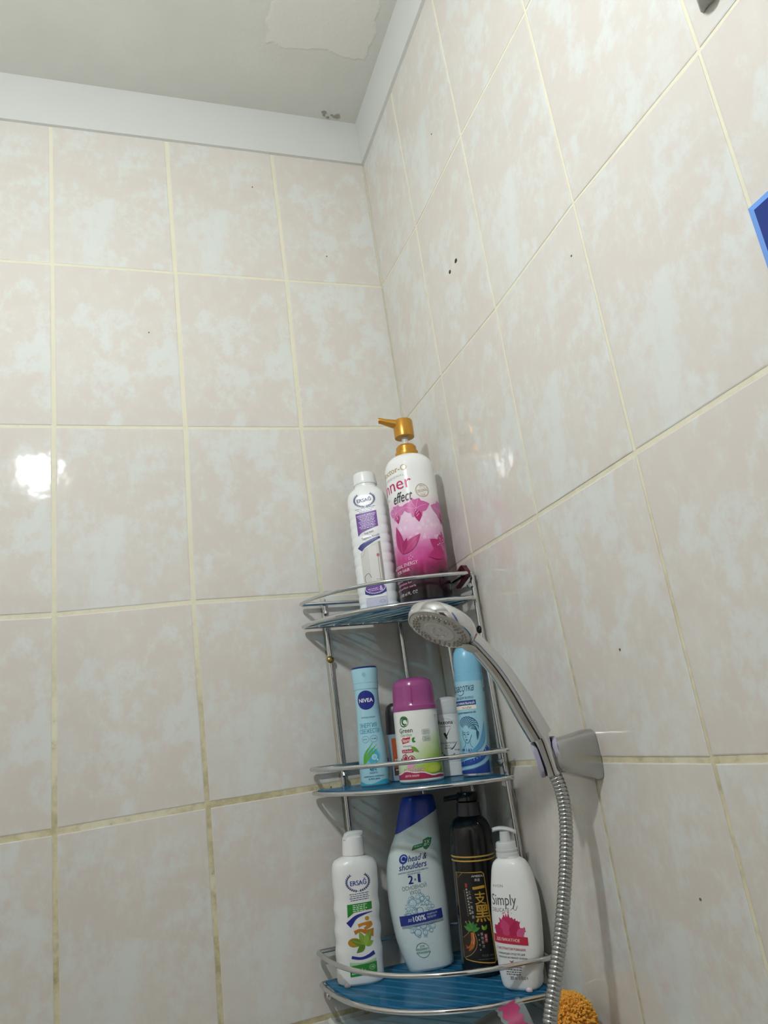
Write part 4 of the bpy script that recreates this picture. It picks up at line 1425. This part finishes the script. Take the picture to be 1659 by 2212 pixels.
    for (bu, bz, r_) in placed:
        L.lay = lay0
        c1 = ('6A9DB5', '4F7F9C', '86B4C4')[int(r_ * 1e5) % 3]
        L.disc(bu, bz, r_, 'CFE4EA', k=14)
        L.ring(bu, bz, r_, 0.0004 + r_ * .07, c1, k=14)
        if r_ > 0.0016:
            L.ring(bu, bz, r_ * .62, r_ * .22, '9CC4D2', a0=3.6, a1=5.6, k=7)
            L.disc(bu - r_ * .3, bz + r_ * .35, r_ * .2, 'F4FAFB', k=8)
    L.lay += 0.0002
    L.poly([(-0.0290, 0.0555), (0.0300, 0.0590), (0.0300, 0.0620), (-0.0290, 0.0590)], '9DA8B4')
    L.poly([(-0.0305, 0.0585), (0.0300, 0.0625), (0.0295, 0.0745), (-0.0310, 0.0710)], '2A3A8C')
    L.text('ДО', -0.0165, 0.0650, 0.0058, 0.0038, 'E4EAF6', 0.005, rot=0.06)
    L.text('100%', -0.0035, 0.0665, 0.0175, 0.0070, 'F2F5FB', 0.022, rot=0.06)
    L.text('ЗАЩИТЫ ОТ', 0.0150, 0.0700, 0.0150, 0.0026, 'DCE4F4', 0.003, rot=0.06)
    L.text('ПЕРХОТИ*', 0.0140, 0.0663, 0.0130, 0.0026, 'DCE4F4', 0.003, rot=0.06)
    L.text('КЛИНИЧЕСКИ ДОКАЗАНО', 0.0030, 0.0580, 0.0320, 0.0021, bl, 0.008, rot=0.06)
    # green everyday-use stamp
    L.ring(-0.0060, 0.0270, 0.0090, 0.0005, '3E8E6A', a0=0.35, a1=2.8)
    L.ring(-0.0060, 0.0270, 0.0090, 0.0005, '3E8E6A', a0=3.5, a1=5.95)
    L.text('ДЛЯ', -0.0060, 0.0320, 0.0060, 0.0024, '3E8E6A', 0.008)
    L.text('ЕЖЕДНЕВНОГО', -0.0060, 0.0283, 0.0185, 0.0028, '3E8E6A', 0.010)
    L.text('ИСПОЛЬЗОВАНИЯ', -0.0060, 0.0245, 0.0190, 0.0026, '3E8E6A', 0.010)
    L.build(body)
dandruff_shampoo()

def black_hair_dye():
    x, y = -0.060, -0.123
    e = bottle_root('hair_dye_bottle', x, y, TRAYTOP[2](x, y), 'black pump bottle with gold lines and gold Chinese characters, third on the bottom shelf', 'bottle', 0, 3.6)
    r = .0292
    sf = Surf([(0, r - .003, r - .003), (0.0012, r - .0008, r - .0008), (0.004, r - .0004, r - .0004), (0.10, r, r), (0.150, r + .0004, r + .0004), (0.168, r, r), (0.178, r - .0016, r - .0016), (0.186, r - .0055, r - .0055), (0.191, r - .0105, r - .0105), (0.1935, r - .0145, r - .0145)])
    bk = mat('gloss_black_plastic', '141416', 0.16)
    v, f = sf.mesh(seg=52)
    body = mesh_obj('body', v, f, bk, e)
    L = Label(sf, 0.0, 0.0022)
    g, gd = 'C99A3A', 'A98A3C'
    for z in (0.1385, 0.1435):
        L.stroke([(-0.06 + 0.12 * k / 20, z) for k in range(21)], 0.0019, 'C6A24A')
    # the framed label, ginseng brown towards lower left
    fr = [(-0.030, 0.1245), (0.0085, 0.1245), (0.0115, 0.1225), (0.0178, 0.0185), (0.0155, 0.0160), (-0.0255, 0.0205), (-0.0285, 0.0235)]
    L.poly(fr, '1B1918')
    L.stroke(fr[:3] + fr[3:] + [fr[0]], [0.0010, 0.0012, 0.0016, 0.0018, 0.0016, 0.0011, 0.0007, 0.0010], g)
    L.curve([(-0.018, 0.1243), (-0.0262, 0.115), (-0.026, 0.09), (-0.015, 0.067), (-0.0135, 0.060), (-0.0165, 0.0525), (-0.0265, 0.0455)], 0.0006, 'B5905A')
    L.curve([(-0.0285, 0.1240), (-0.0262, 0.116), (-0.0270, 0.100)], 0.0005, 'B5905A')
    L.poly([(-0.0283, 0.0245), (-0.0260, 0.0450), (-0.0165, 0.0520), (-0.0080, 0.0460), (-0.0105, 0.0340), (-0.0200, 0.0240)], '3A2A1E')
    L.curve([(-0.0095, 0.055), (-0.0060, 0.045), (-0.0075, 0.035), (-0.0150, 0.027), (-0.0250, 0.0225)], 0.0007, 'B5905A')
    # ginseng root and its leaves
    L.curve([(-0.0115, 0.0530), (-0.0108, 0.0445), (-0.0125, 0.0365), (-0.0190, 0.0305)], [0.0044, 0.0056, 0.0042, 0.0008], 'B4622A')
    L.curve([(-0.0125, 0.0430), (-0.0150, 0.0365), (-0.0225, 0.0335)], [0.0030, 0.0030, 0.0006], 'C0703A')
    L.curve([(-0.0120, 0.0400), (-0.0175, 0.0345), (-0.0235, 0.0370)], [0.0022, 0.0022, 0.0005], 'A85A28')
    L.curve([(-0.0105, 0.0520), (-0.0098, 0.0450), (-0.0110, 0.0390)], 0.0008, 'E0A878')
    for a in (0.3, 0.8, 1.25, 1.7, 2.2, 2.7):
        L.petal(-0.0120, 0.0545, a, 0.0125, 0.0050, ('3E7A34', '4E8E3E')[int(a * 10) % 2])
    L.disc(-0.0192, 0.0648, 0.0011, 'B5905A', k=7)
    L.text('AMEIDU', -0.0035 + .0065, 0.1200, 0.0165, 0.0024, 'DCDCDC', 0.012)
    L.text('美度', 0.0020, 0.1155, 0.0075, 0.0036, 'CFCFCF', 0.0)
    L.text('一', 0.0030, 0.1060, 0.0165, 0.0034, g, 0.02, rot=0.1)
    L.text('支', 0.0038, 0.0935, 0.0150, 0.0155, g, 0.012)
    L.text('黑', 0.0050, 0.0750, 0.0190, 0.0205, g, 0.020)
    for k, ch in enumerate('三合一洗染养'):
        L.text(ch, -0.0098 + .0004 * k, 0.1000 - .0058 * k, 0.0034, 0.0040 if ch != '一' else 0.0007, 'C9C4BC', 0.0)
    L.flat = True
    for k in range(9):
        L.rect(-0.0148 + .0003 * k, -0.0125 + .0003 * k, 0.1030 - .0036 * k, 0.1052 - .0036 * k, 'A8A29A')
    for k in range(14):
        L.rect(-0.0175 + .0002 * k, -0.0167 + .0002 * k, 0.1020 - .0023 * k, 0.1036 - .0023 * k, '8A847C')
    L.flat = False
    L.rect(-0.0152, -0.0122, 0.1065, 0.1115, 'B03A3A')
    L.petal(0.0048, 0.0550, 1.95, 0.0070, 0.0036, '8FB83A')
    L.petal(0.0055, 0.0550, 1.1, 0.0072, 0.0036, '6E9A2E')
    L.rect(0.0045, 0.0082, 0.0405, 0.0510, 'A83030')
    L.text('配', 0.0063, 0.0480, 0.0030, 0.0036, 'EAD8D0', 0.0)
    L.text('方', 0.0063, 0.0436, 0.0030, 0.0036, 'EAD8D0', 0.0)
    for k, ch in enumerate('植物配方'):
        L.text(ch, 0.0012 + .0003 * k, 0.0510 - .0048 * k, 0.0033, 0.0036, 'C9C4BC', 0.0)
    for k in range(4):
        L.rect(-0.0040 + .0003 * k, -0.0022 + .0003 * k, 0.0490 - .0058 * k, 0.0510 - .0058 * k, '8A847C')
    L.text('净含量 500ml', 0.0070, 0.0258, 0.0165, 0.0028, '6E675C', 0.0)
    L.micro(-0.006, 0.0150, 0.0215, 0.0008, '6E675C', ERNG)
    L.build(body)
    dk = mat('grey_black_plastic', '3A3B3D', 0.22)
    cyl_part('pump_collar', [(0.1925, 0.0155), (0.193, 0.0168), (0.2105, 0.0160), (0.2110, 0.0130)], dk, e, 36)
    cyl_part('pump_head', [(0.2100, 0.0105), (0.2125, 0.0150), (0.2215, 0.0150), (0.2235, 0.0135), (0.224, 0.008)], bk, e, 36)
    rings = []
    for px, wy, hz, zc in ((0.002, .0105, .0042, .2185), (-0.012, .0095, .0040, .2180), (-0.024, .0080, .0036, .2172), (-0.0325, .0072, .0036, .2160), (-0.0335, .0060, .0026, .2150)):
        rings.append([(px, wy * cos(2 * pi * k / 14), zc + hz * sin(2 * pi * k / 14)) for k in range(14)])
    v, f = loft(rings)
    mesh_obj('pump_spout', v, f, bk, e)
black_hair_dye()

def intimate_wash():
    x, y = -0.0445, -0.2055
    e = bottle_root('wash_bottle', x, y, TRAYTOP[2](x, y), 'white curved pump bottle with a crimson splash label, right end of the bottom shelf', 'bottle', -22, 2.5)
    raw = [(0.0, .0200, .0150, -0.001), (0.002, .0232, .0172, -0.001), (0.012, .0255, .0185, -0.001), (0.0273, .0278, .0196, 0.0), (0.0555, .0302, .0205, 0.001), (0.080, .0308, .0205, 0.002), (0.1004, .0298, .0200, 0.003),
           (0.124, .0264, .0188, 0.003), (0.137, .0228, .0172, 0.002), (0.1425, .0195, .0155, 0.0015), (0.1455, .0150, .0135, 0.001), (0.1462, .0135, .0130, 0.001), (0.149, .0130, .013, 0.001)]
    sf = Surf([(z, a, b, 3.0, c) for z, a, b, c in raw])
    v, f = sf.mesh(seg=60, dz=0.004)
    body = mesh_obj('body', v, f, WHITE, e)
    L = Label(sf, 0.0, 0.0022, 0.004)
    L.text('AVON', -0.0145, 0.1165, 0.0150, 0.0030, '7A7F80', 0.003, spacing=1.3)
    L.text('Simply', -0.0085, 0.0990, 0.0340, 0.0165, '55585A', 0.003)
    L.text('DELICATE', -0.0135, 0.0895, 0.0240, 0.0042, '6A6D70', 0.0)
    L.curve([(0.000, 0.0890), (0.003, 0.0915), (0.007, 0.0895), (0.0095, 0.0945)], 0.0005, '55585A')
    # crimson splash
    rs = random.Random(9)
    pts = []
    for k in range(40):
        a = pi * k / 39
        q = 0.0175 * (1 + rs.uniform(-0.10, 0.26) * (1 if k % 2 else -0.4))
        pts.append((-0.004 + q * cos(a) * 1.05, 0.0605 + q * sin(a) * 1.25))
    L.poly([(-0.024, 0.0600), (0.0165, 0.0600)] + pts, 'BE2A5C')
    L.petal(-0.006, 0.060, 1.85, 0.021, 0.013, 'C94478')
    L.petal(-0.001, 0.060, 1.2, 0.019, 0.011, 'B01F50')
    L.petal(0.006, 0.060, 0.75, 0.015, 0.009, 'D0588A')
    L.petal(-0.013, 0.060, 2.3, 0.016, 0.011, 'B8265A')
    for k in range(14):
        a = 0.15 + 2.8 * rs.random()
        L.disc(-0.004 + 0.0215 * cos(a), 0.0605 + 0.0265 * sin(a), rs.uniform(.0003, .0008), 'BE2A5C', k=6)
    L.poly([(-0.0270, 0.0530), (0.0190, 0.0505), (0.0190, 0.0595), (-0.0270, 0.0625)], 'C02A45')
    L.text('ДЕЛИКАТНОЕ', -0.0065, 0.0562, 0.0310, 0.0040, 'F3DDE0', 0.008, rot=-0.05)
    L.text('С ЭКСТРАКТОМ РОМАШКИ', -0.0045, 0.0465, 0.0380, 0.0028, 'B03048', 0.008, rot=-0.04)
    L.text('ОЧИЩАЮЩЕЕ СРЕДСТВО ДЛЯ', -0.0040, 0.0408, 0.0350, 0.0025, '3C3F42', 0.008, rot=-0.03)
    L.text('ЖЕНСКОЙ ИНТИМНОЙ ГИГИЕНЫ', -0.0030, 0.0370, 0.0370, 0.0025, '3C3F42', 0.008, rot=-0.03)
    L.poly([(-0.0075, 0.0340), (-0.0045, 0.0325), (-0.0015, 0.0340), (-0.0038, 0.0308), (-0.0040, 0.0285), (-0.0050, 0.0285), (-0.0050, 0.0308)], 'B03048')
    for k in range(4):
        L.micro(-0.0125, 0.009 - .001 * k, 0.0262 - .0026 * k, 0.0010, '55585A', ERNG)
    L.text('300 ml 10 fl.oz e', 0.0030, 0.0148, 0.0220, 0.0042, '3C3F42', 0.0, rot=0.05)
    L.build(body)
    c = cyl_part('pump_collar', [(0.1475, 0.0130), (0.148, 0.0142), (0.1525, 0.0142), (0.1530, 0.0136), (0.1545, 0.0136), (0.1550, 0.0141), (0.1570, 0.0141), (0.1575, 0.0134), (0.1640, 0.0130), (0.1655, 0.0118), (0.166, 0.008)], FROST, e, 36)
    cyl_part('pump_stem', [(0.164, 0.0072), (0.178, 0.0064)], FROST, e, 24)
    # saddle-shaped press plate turned across the bottle
    rings = []
    n = 12
    for k in range(n + 1):
        s = -1 + 2 * k / n
        px = 0.0155 * s
        wy = 0.0078 * sqrt(max(0.02, 1 - (abs(s) ** 3)))
        zc = 0.1775 + 0.0036 * (1 - s * s) - 0.0024 * s
        rings.append([(px, wy * cos(2 * pi * j / 14), zc + 0.0026 * sin(2 * pi * j / 14)) for j in range(14)])
    M = Matrix.Rotation(radians(16), 4, 'Z')
    v, f = xform(loft(rings), M)
    mesh_obj('press_plate', v, f, FROST, e)
    bm = bmesh.new()
    bmesh.ops.create_icosphere(bm, subdivisions=2, radius=0.0046)
    for q in bm.verts:
        q.co = Vector((q.co.x + 0.012, q.co.y * .7 - 0.0155, max(0.0, q.co.z * .8 + 0.0012)))
    bm_obj('soap_drip', bm, mat('pinkish_soap', 'D8C9D2', 0.3), body)
intimate_wash()

# ------------------------------------------------------------------ hand shower, its wall holder and its hose
HY = -0.392
FN = Vector((-0.539, -0.124, -0.835)).normalized()      # the way the spray face looks
FC = Vector((-0.1625, -0.395, ZC - 1.0245))                # centre of the spray face
def hand_shower():
    e = empty('hand_shower', (-0.0545, HY, ZC - 1.187))
    setp(e, 'chrome hand shower with a round grey spray face, resting in the wall holder', 'shower head')
    O = Vector(e.location)
    # curved handle, thicker towards the lower end
    path = catmull([(-0.1255, HY - .002, ZC - 1.0385), (-0.1186, HY - .001, ZC - 1.0455), (-0.1001, HY, ZC - 1.0696), (-0.0844, HY, ZC - 1.0985), (-0.0722, HY, ZC - 1.1262), (-0.0612, HY, ZC - 1.1508)], 6)
    n = len(path)
    rings = []
    for i, p in enumerate(path):
        t = (path[min(n - 1, i + 1)] - path[max(0, i - 1)]).normalized()
        side = Vector((0, 1, 0))
        up = t.cross(side).normalized()
        s = i / (n - 1)
        wd = 0.0088 + 0.0042 * min(1, s * 1.4)
        hy = 0.0098 + 0.0028 * min(1, s * 1.4)
        ring = []
        for k in range(28):
            a = 2 * pi * k / 28
            ring.append(tuple(p - O + up * wd * math.copysign(abs(cos(a)) ** 0.78, cos(a)) + side * hy * math.copysign(abs(sin(a)) ** 0.78, sin(a))))
        rings.append(ring)
    v, f = loft(rings)
    mesh_obj('handle', v, f, CHROME, e, angle=50)
    v, f = tube([Vector((-0.0613, HY, ZC - 1.150)) - O, Vector((-0.0588, HY, ZC - 1.158)) - O, Vector((-0.0530, HY, ZC - 1.193)) - O], [0.0092, 0.0088, 0.0076], 24)
    mesh_obj('cone_nut', v, f, CHROME, e)
    M = Vector((0, 0, 1)).rotation_difference(-FN).to_matrix().to_4x4()
    M.translation = FC - O
    v, f = lathe([(0.0012, 0.0352), (0.0, 0.0362), (0.0003, 0.0376), (0.003, 0.0388), (0.0115, 0.0388), (0.0150, 0.0365), (0.0178, 0.0290), (0.0195, 0.0150), (0.020, 0.001)], 56)
    v, f = xform((v, f), M)
    head = mesh_obj('head_shell', v, f, CHROME, e)
    GREY = mat('grey_spray_plastic', 'CBCAC7', 0.4)
    v, f = xform(lathe([(0.004, 0.0356), (0.0006, 0.0354), (-0.0004, 0.0340), (-0.0009, 0.0200), (-0.0010, 0.001)], 48), M)
    mesh_obj('face_plate', v, f, GREY, head)
    v, f = xform(lathe([(0.0, 0.0182), (-0.0019, 0.0178), (-0.0024, 0.0166), (-0.0020, 0.0158), (-0.0024, 0.0080), (-0.0026, 0.001)], 40), M)
    mesh_obj('centre_disc', v, f, mat('light_grey_spray_plastic', 'D6D6D4', 0.35), head)
    parts = []
    for rr, cnt, ph in ((0.0308, 33, 0), (0.0272, 28, .1), (0.0238, 22, .05)):
        for k in range(cnt):
            if rr == 0.0238 and k % 3 == 2:
                continue
            a = 2 * pi * (k + ph) / cnt
            parts.append(lathe([(0.0, 0.0013), (-0.0022, 0.0012), (-0.0027, 0.0006)], 8, True, rr * cos(a), rr * sin(a)))
    v, f = xform(merge(*parts), M)
    o = mesh_obj('nozzles', v, f, mat('limescaled_nozzle', 'ABA698', 0.55), head)
    o['kind'] = 'stuff'
    for k in range(6):
        a = 2 * pi * k / 6 + 0.3
        rr = 0.0092 if k % 2 else 0.0075
        v, f = xform(lathe([(-0.0018, 0.0024), (-0.0040, 0.0021), (-0.0048, 0.0012), (-0.0049, 0.0003)], 14, True, rr * cos(a), rr * sin(a)), M)
        mesh_obj('massage_nozzle', v, f, mat('light_grey_spray_plastic', 'D6D6D4', 0.35), head)
    # spray selector tab at the foot of the face
    bm = bmesh.new()
    bmesh.ops.create_uvsphere(bm, u_segments=20, v_segments=12, radius=1)
    din = Vector((0.849, 0.0, -0.528))
    yv = Vector((0, 1, 0))
    c = FC + din * 0.0385 + FN * 0.0038 - yv * 0.003 - O
    for q in bm.verts:
        q.co = c + din * q.co.x * 0.0090 + yv * q.co.y * 0.0100 + FN * q.co.z * 0.0030
    bm_obj('selector_tab', bm, mat('milky_plastic', 'C4C5C1', 0.35), head)
hand_shower()

def shower_holder():
    e = empty('shower_holder', (0, HY, ZC - 1.18))
    setp(e, 'dull chrome wall holder with a lilac clamp that carries the hand shower', 'shower holder')
    O = Vector(e.location)
    secs = [(-0.0005, -0.391, -1.1790, 0.0175, 0.0275), (-0.004, -0.391, -1.1790, 0.0175, 0.0275), (-0.016, -0.391, -1.1775, 0.0168, 0.0245), (-0.030, -0.391, -1.1762, 0.0163, 0.0215), (-0.042, -0.391, -1.1750, 0.0160, 0.0190), (-0.0485, -0.391, -1.1745, 0.0148, 0.0168), (-0.0510, -0.391, -1.1742, 0.0115, 0.0125)]
    rings = []
    for x, y, z, hy, hz in secs:
        ring = []
        for k in range(36):
            a = 2 * pi * k / 36
            ring.append((x - O.x, y - O.y + hy * math.copysign(abs(cos(a)) ** 0.5, cos(a)), ZC + z - O.z + hz * math.copysign(abs(sin(a)) ** 0.5, sin(a))))
        rings.append(ring)
    v, f = loft(rings)
    mesh_obj('bracket', v, f, DULLCHROME, e, angle=35)
    # lilac C-shaped clamp around the cone nut, open towards the room
    ax = (Vector((-0.0530, HY, -1.193)) - Vector((-0.0588, HY, -1.158))).normalized()
    cen = Vector((-0.0560, HY, ZC - 1.1745)) - O
    op = Vector((-0.55, -0.83, 0))
    op = (op - ax * op.dot(ax)).normalized()
    sd = ax.cross(op)
    ri, ro = 0.0096, 0.0150
    rings = []
    N = 26
    for k in range(N + 1):
        a = radians(62) + radians(236) * k / N
        d = op * cos(a) + sd * sin(a)
        edge = min(k, N - k) / 4
        h = 0.0175 * (0.6 + 0.45 * min(1, edge) ** 0.6)
        rings.append([tuple(cen + d * ri + ax * h), tuple(cen + d * (ri + .001) + ax * (h + .001)), tuple(cen + d * (ro - .001) + ax * (h + .001)), tuple(cen + d * ro + ax * (h - .001)),
                      tuple(cen + d * ro - ax * (h - .001)), tuple(cen + d * (ro - .001) - ax * (h + .001)), tuple(cen + d * (ri + .001) - ax * (h + .001)), tuple(cen + d * ri - ax * h)])
    v, f = loft(rings)
    mesh_obj('clamp', v, f, mat('lilac_plastic', 'B3B1C4', 0.4), e)
shower_holder()

def shower_hose():
    e = empty('shower_hose', (0, -0.43, ZC - 1.95))
    setp(e, 'ribbed steel shower hose hanging from the wall holder', 'hose')
    O = Vector(e.location)
    ctl = [(-0.0532, HY, -1.1905), (-0.0480, -0.391, -1.2090), (-0.0478, -0.390, -1.2370), (-0.0565, -0.390, -1.2760), (-0.0756, -0.390, -1.3347), (-0.0958, -0.390, -1.3854), (-0.1096, -0.390, -1.4196),
           (-0.1350, -0.390, -1.5000), (-0.1480, -0.395, -1.6200), (-0.1450, -0.405, -1.7600), (-0.1150, -0.420, -1.8800), (-0.0700, -0.430, -1.9300), (-0.0350, -0.430, -1.9500)]
    P = catmull([(x, y, z + ZC) for x, y, z in ctl], 40)
    # resample evenly, four rings per rib
    L = [0.0]
    for i in range(len(P) - 1):
        L.append(L[-1] + (P[i + 1] - P[i]).length)
    pitch = 0.0043
    prof = ((0.0, 0.0063), (0.16, 0.0071), (0.5, 0.0074), (0.84, 0.0071))
    pts, rad = [], []
    i = 0
    for rib in range(int(L[-1] / pitch)):
        for s, r in prof:
            l = (rib + s) * pitch
            while i < len(L) - 2 and L[i + 1] < l:
                i += 1
            t = (l - L[i]) / max(1e-9, L[i + 1] - L[i])
            pts.append(P[i].lerp(P[i + 1], t) - O)
            rad.append(r)
    v, f = tube(pts, rad, 18, up=(0, 1, 0))
    mesh_obj('hose_sleeve', v, f, STEEL, e, angle=80)
    v, f = xform(lathe([(0, 0.028), (0.006, 0.027), (0.008, 0.012), (0.036, 0.012), (0.04, 0.009)], 28), Matrix.Rotation(-pi / 2, 4, 'Y'))
    mesh_obj('wall_elbow', v, f, CHROME, e)
shower_hose()

# ------------------------------------------------------------------ right wall: blue panel and hook at the edge of the picture
def blue_mirror():
    y0, y1, z1, z0 = -0.7885, -1.05, ZC - 0.766, ZC - 1.22
    e = empty('blue_mirror', (0, (y0 + y1) / 2, z0))
    setp(e, 'dark blue glossy mirror panel on the right wall, cut off by the picture edge', 'mirror')
    O = Vector(e.location)
    def ring(ins, x):
        return [(x, y0 - ins - O.y, z0 + ins - O.z), (x, y1 + ins - O.y, z0 + ins - O.z), (x, y1 + ins - O.y, z1 - ins - O.z), (x, y0 - ins - O.y, z1 - ins - O.z)]
    v, f = loft([ring(0, -0.0004), ring(0, -0.0070), ring(0.0062, -0.0088)], True, True)
    mesh_obj('bevelled_edge', v, f, mat('light_blue_edge', '6C9DE6', 0.15), e, smooth=False)
    v, f = loft([ring(0.0060, -0.0086), ring(0.0063, -0.0092)], True, True)
    mesh_obj('panel', v, f, mat('dark_blue_gloss', '1F3A86', 0.12), e, smooth=False)
blue_mirror()

def wall_hook():
    e = empty('wall_hook', (0, -0.817, ZC - 0.5595))
    setp(e, 'grey rounded wall hook cut off by the top edge of the picture', 'hook')
    v, f = xform(lathe([(0.0004, 0.014), (0.004, 0.014), (0.006, 0.011), (0.007, 0.0075), (0.016, 0.0075), (0.0175, 0.0092), (0.020, 0.0105), (0.026, 0.0108), (0.031, 0.0098), (0.034, 0.0070), (0.0352, 0.002)], 32), Matrix.Rotation(-pi / 2, 4, 'Y'))
    mesh_obj('knob', v, f, mat('grey_metal', 'B2B0AC', 0.45, 0.2), e)
    v, f = lathe([(0.002, 0.020), (0.010, 0.020)], 4)
    bevel_box('back_plate', (-0.002, 0, 0.02), (0.0036, 0.03, 0.065), 0.0012, mat('grey_metal', 'B2B0AC', 0.45, 0.2), e)
wall_hook()

# dark red band looped over the right end of the top rail
def red_band():
    pts = catmull([(-0.0215, -0.1650, -0.9130), (-0.0205, -0.1745, -0.9095), (-0.0195, -0.1850, -0.9060), (-0.0190, -0.1890, -0.9105), (-0.0195, -0.1955, -0.9195), (-0.0210, -0.1800, -0.9265), (-0.0230, -0.1640, -0.9330)], 5)
    e = empty('hair_band', (-0.02, -0.18, ZC - 0.933))
    setp(e, 'dark red band hanging over the right end of the top rail', 'hair band')
    O = Vector(e.location)
    rings = []
    n = len(pts)
    for i, p in enumerate(pts):
        t = (pts[min(n - 1, i + 1)] - pts[max(0, i - 1)]).normalized()
        sd = Vector((1, 0, 0))
        up = t.cross(sd).normalized()
        q = p + Vector((0, 0, ZC)) - O
        h = 0.0014 + 0.0022 * (i / n) * (1 - i / n) * 2
        rings.append([tuple(q + sd * a * 0.0035 + up * b * h) for a, b in ((-1, -1), (1, -1), (1, 1), (-1, 1))])
    v, f = loft(rings)
    mesh_obj('strap', v, f, mat('dark_red_plastic', '4A1420', 0.3), e)
red_band()

# ------------------------------------------------------------------ what stands below the rack
SZ = ZC - 1.492
def lower_shelf():
    e = empty('corner_shelf', (0, 0, SZ - 0.018))
    setp(e, 'white plastic corner shelf below the wire rack', 'shelf')
    pts = [(0, 0)] + [(-0.25 * cos(pi / 2 * k / 24) ** 0.85, -0.36 * sin(pi / 2 * k / 24) ** 0.85) for k in range(25)]
    pts = [(min(-0.0008, x), min(-0.0008, y)) for x, y in pts]
    k = len(pts)
    v = [(x, y, 0) for x, y in pts] + [(x, y, 0.018) for x, y in pts]
    f = [tuple(range(k - 1, -1, -1)), tuple(k + i for i in range(k))] + [(i, (i + 1) % k, k + (i + 1) % k, k + i) for i in range(k)]
    f = [tuple(reversed(q)) for q in f]
    mesh_obj('shelf_board', v, f, OFFWHITE, e, smooth=False)
    lip = [(x * .985, y * .985, 0.021) for x, y in pts[1:]]
    v, f = tube(lip, 0.004, 8)
    mesh_obj('lip', v, f, OFFWHITE, e)
lower_shelf()

def clear_cup():
    B, Mo = Vector((-0.1489, -0.2620, SZ + 0.0212)), Vector((-0.0785, -0.2720, ZC - 1.4575))
    e = empty('clear_cup', tuple(B))
    setp(e, 'clear plastic cup with a dark band and pink print, leaning under the bottom shelf', 'cup')
    ax = (Mo - B)
    ln = ax.length
    e.rotation_euler = Vector((0, 0, 1)).rotation_difference(ax.normalized()).to_euler()
    prof = [(0.0, 0.019), (0.0005, 0.021), (ln - .003, 0.0262), (ln - .001, 0.0275), (ln, 0.0268), (ln - .001, 0.0255), (0.003, 0.0195), (0.0025, 0.001)]
    v, f = lathe(prof, 40)
    body = mesh_obj('body', v, f, CLEAR, e)
    def patch(name, a0, a1, z0, z1, m, wob=0.0):
        vv, ff = [], []
        K = 16
        rg = random.Random(4)
        for k in range(K + 1):
            a = a0 + (a1 - a0) * k / K
            for z in (z0 + wob * rg.random(), z1 - wob * rg.random()):
                r = 0.021 + (0.0262 - 0.021) * z / ln + 0.0004
                vv.append((r * cos(a), r * sin(a), z))
        for k in range(K):
            ff.append((2 * k, 2 * k + 2, 2 * k + 3, 2 * k + 1))
        return mesh_obj(name, vv, ff, m, body)
    patch('dark_band', radians(150), radians(240), 0.004, ln - .030, mat('dark_print', '33332F', 0.3), 0.002)
    patch('pink_print', radians(165), radians(265), ln - .029, ln - .005, mat('pink_print', 'B03A6C', 0.35), 0.005)
clear_cup()

def sponge():
    r = 0.0275
    e = empty('bath_sponge', (-0.0400, -0.3020, SZ + 0.0005))
    setp(e, 'fluffy orange yellow bath sponge beside the hose at the bottom edge', 'sponge')
    bm = bmesh.new()
    bmesh.ops.create_icosphere(bm, subdivisions=3, radius=r * .86)
    for q in bm.verts:
        q.co.z = max(q.co.z * 1.2 + r * 1.15, 0.001)
    m = mat('orange_sponge', 'EDAE45', 0.85)
    bm_obj('core', bm, m, e)
    rg = random.Random(8)
    V, F = [], []
    for k in range(1500):
        z = rg.uniform(-0.75, 1)
        a = rg.uniform(0, 2 * pi)
        d = Vector((sqrt(1 - z * z) * cos(a), sqrt(1 - z * z) * sin(a), z))
        j = Vector((rg.uniform(-.5, .5), rg.uniform(-.5, .5), rg.uniform(-.5, .5)))
        c = Vector((d.x, d.y, d.z * 1.18)) * r * .80 + Vector((0, 0, r * 1.15))
        t = (d + j).normalized()
        p1, p2 = c + t * r * .20, c + t * r * rg.uniform(.26, .34) + Vector((0, 0, -.001))
        vv, ff = tube([c, p1, p2], [0.0011, 0.0015, 0.0008], 5)
        o = len(V)
        V += vv
        F += [tuple(i + o for i in q) for q in ff]
    o = mesh_obj('fringe', V, F, m, e)
    o['kind'] = 'stuff'
sponge()
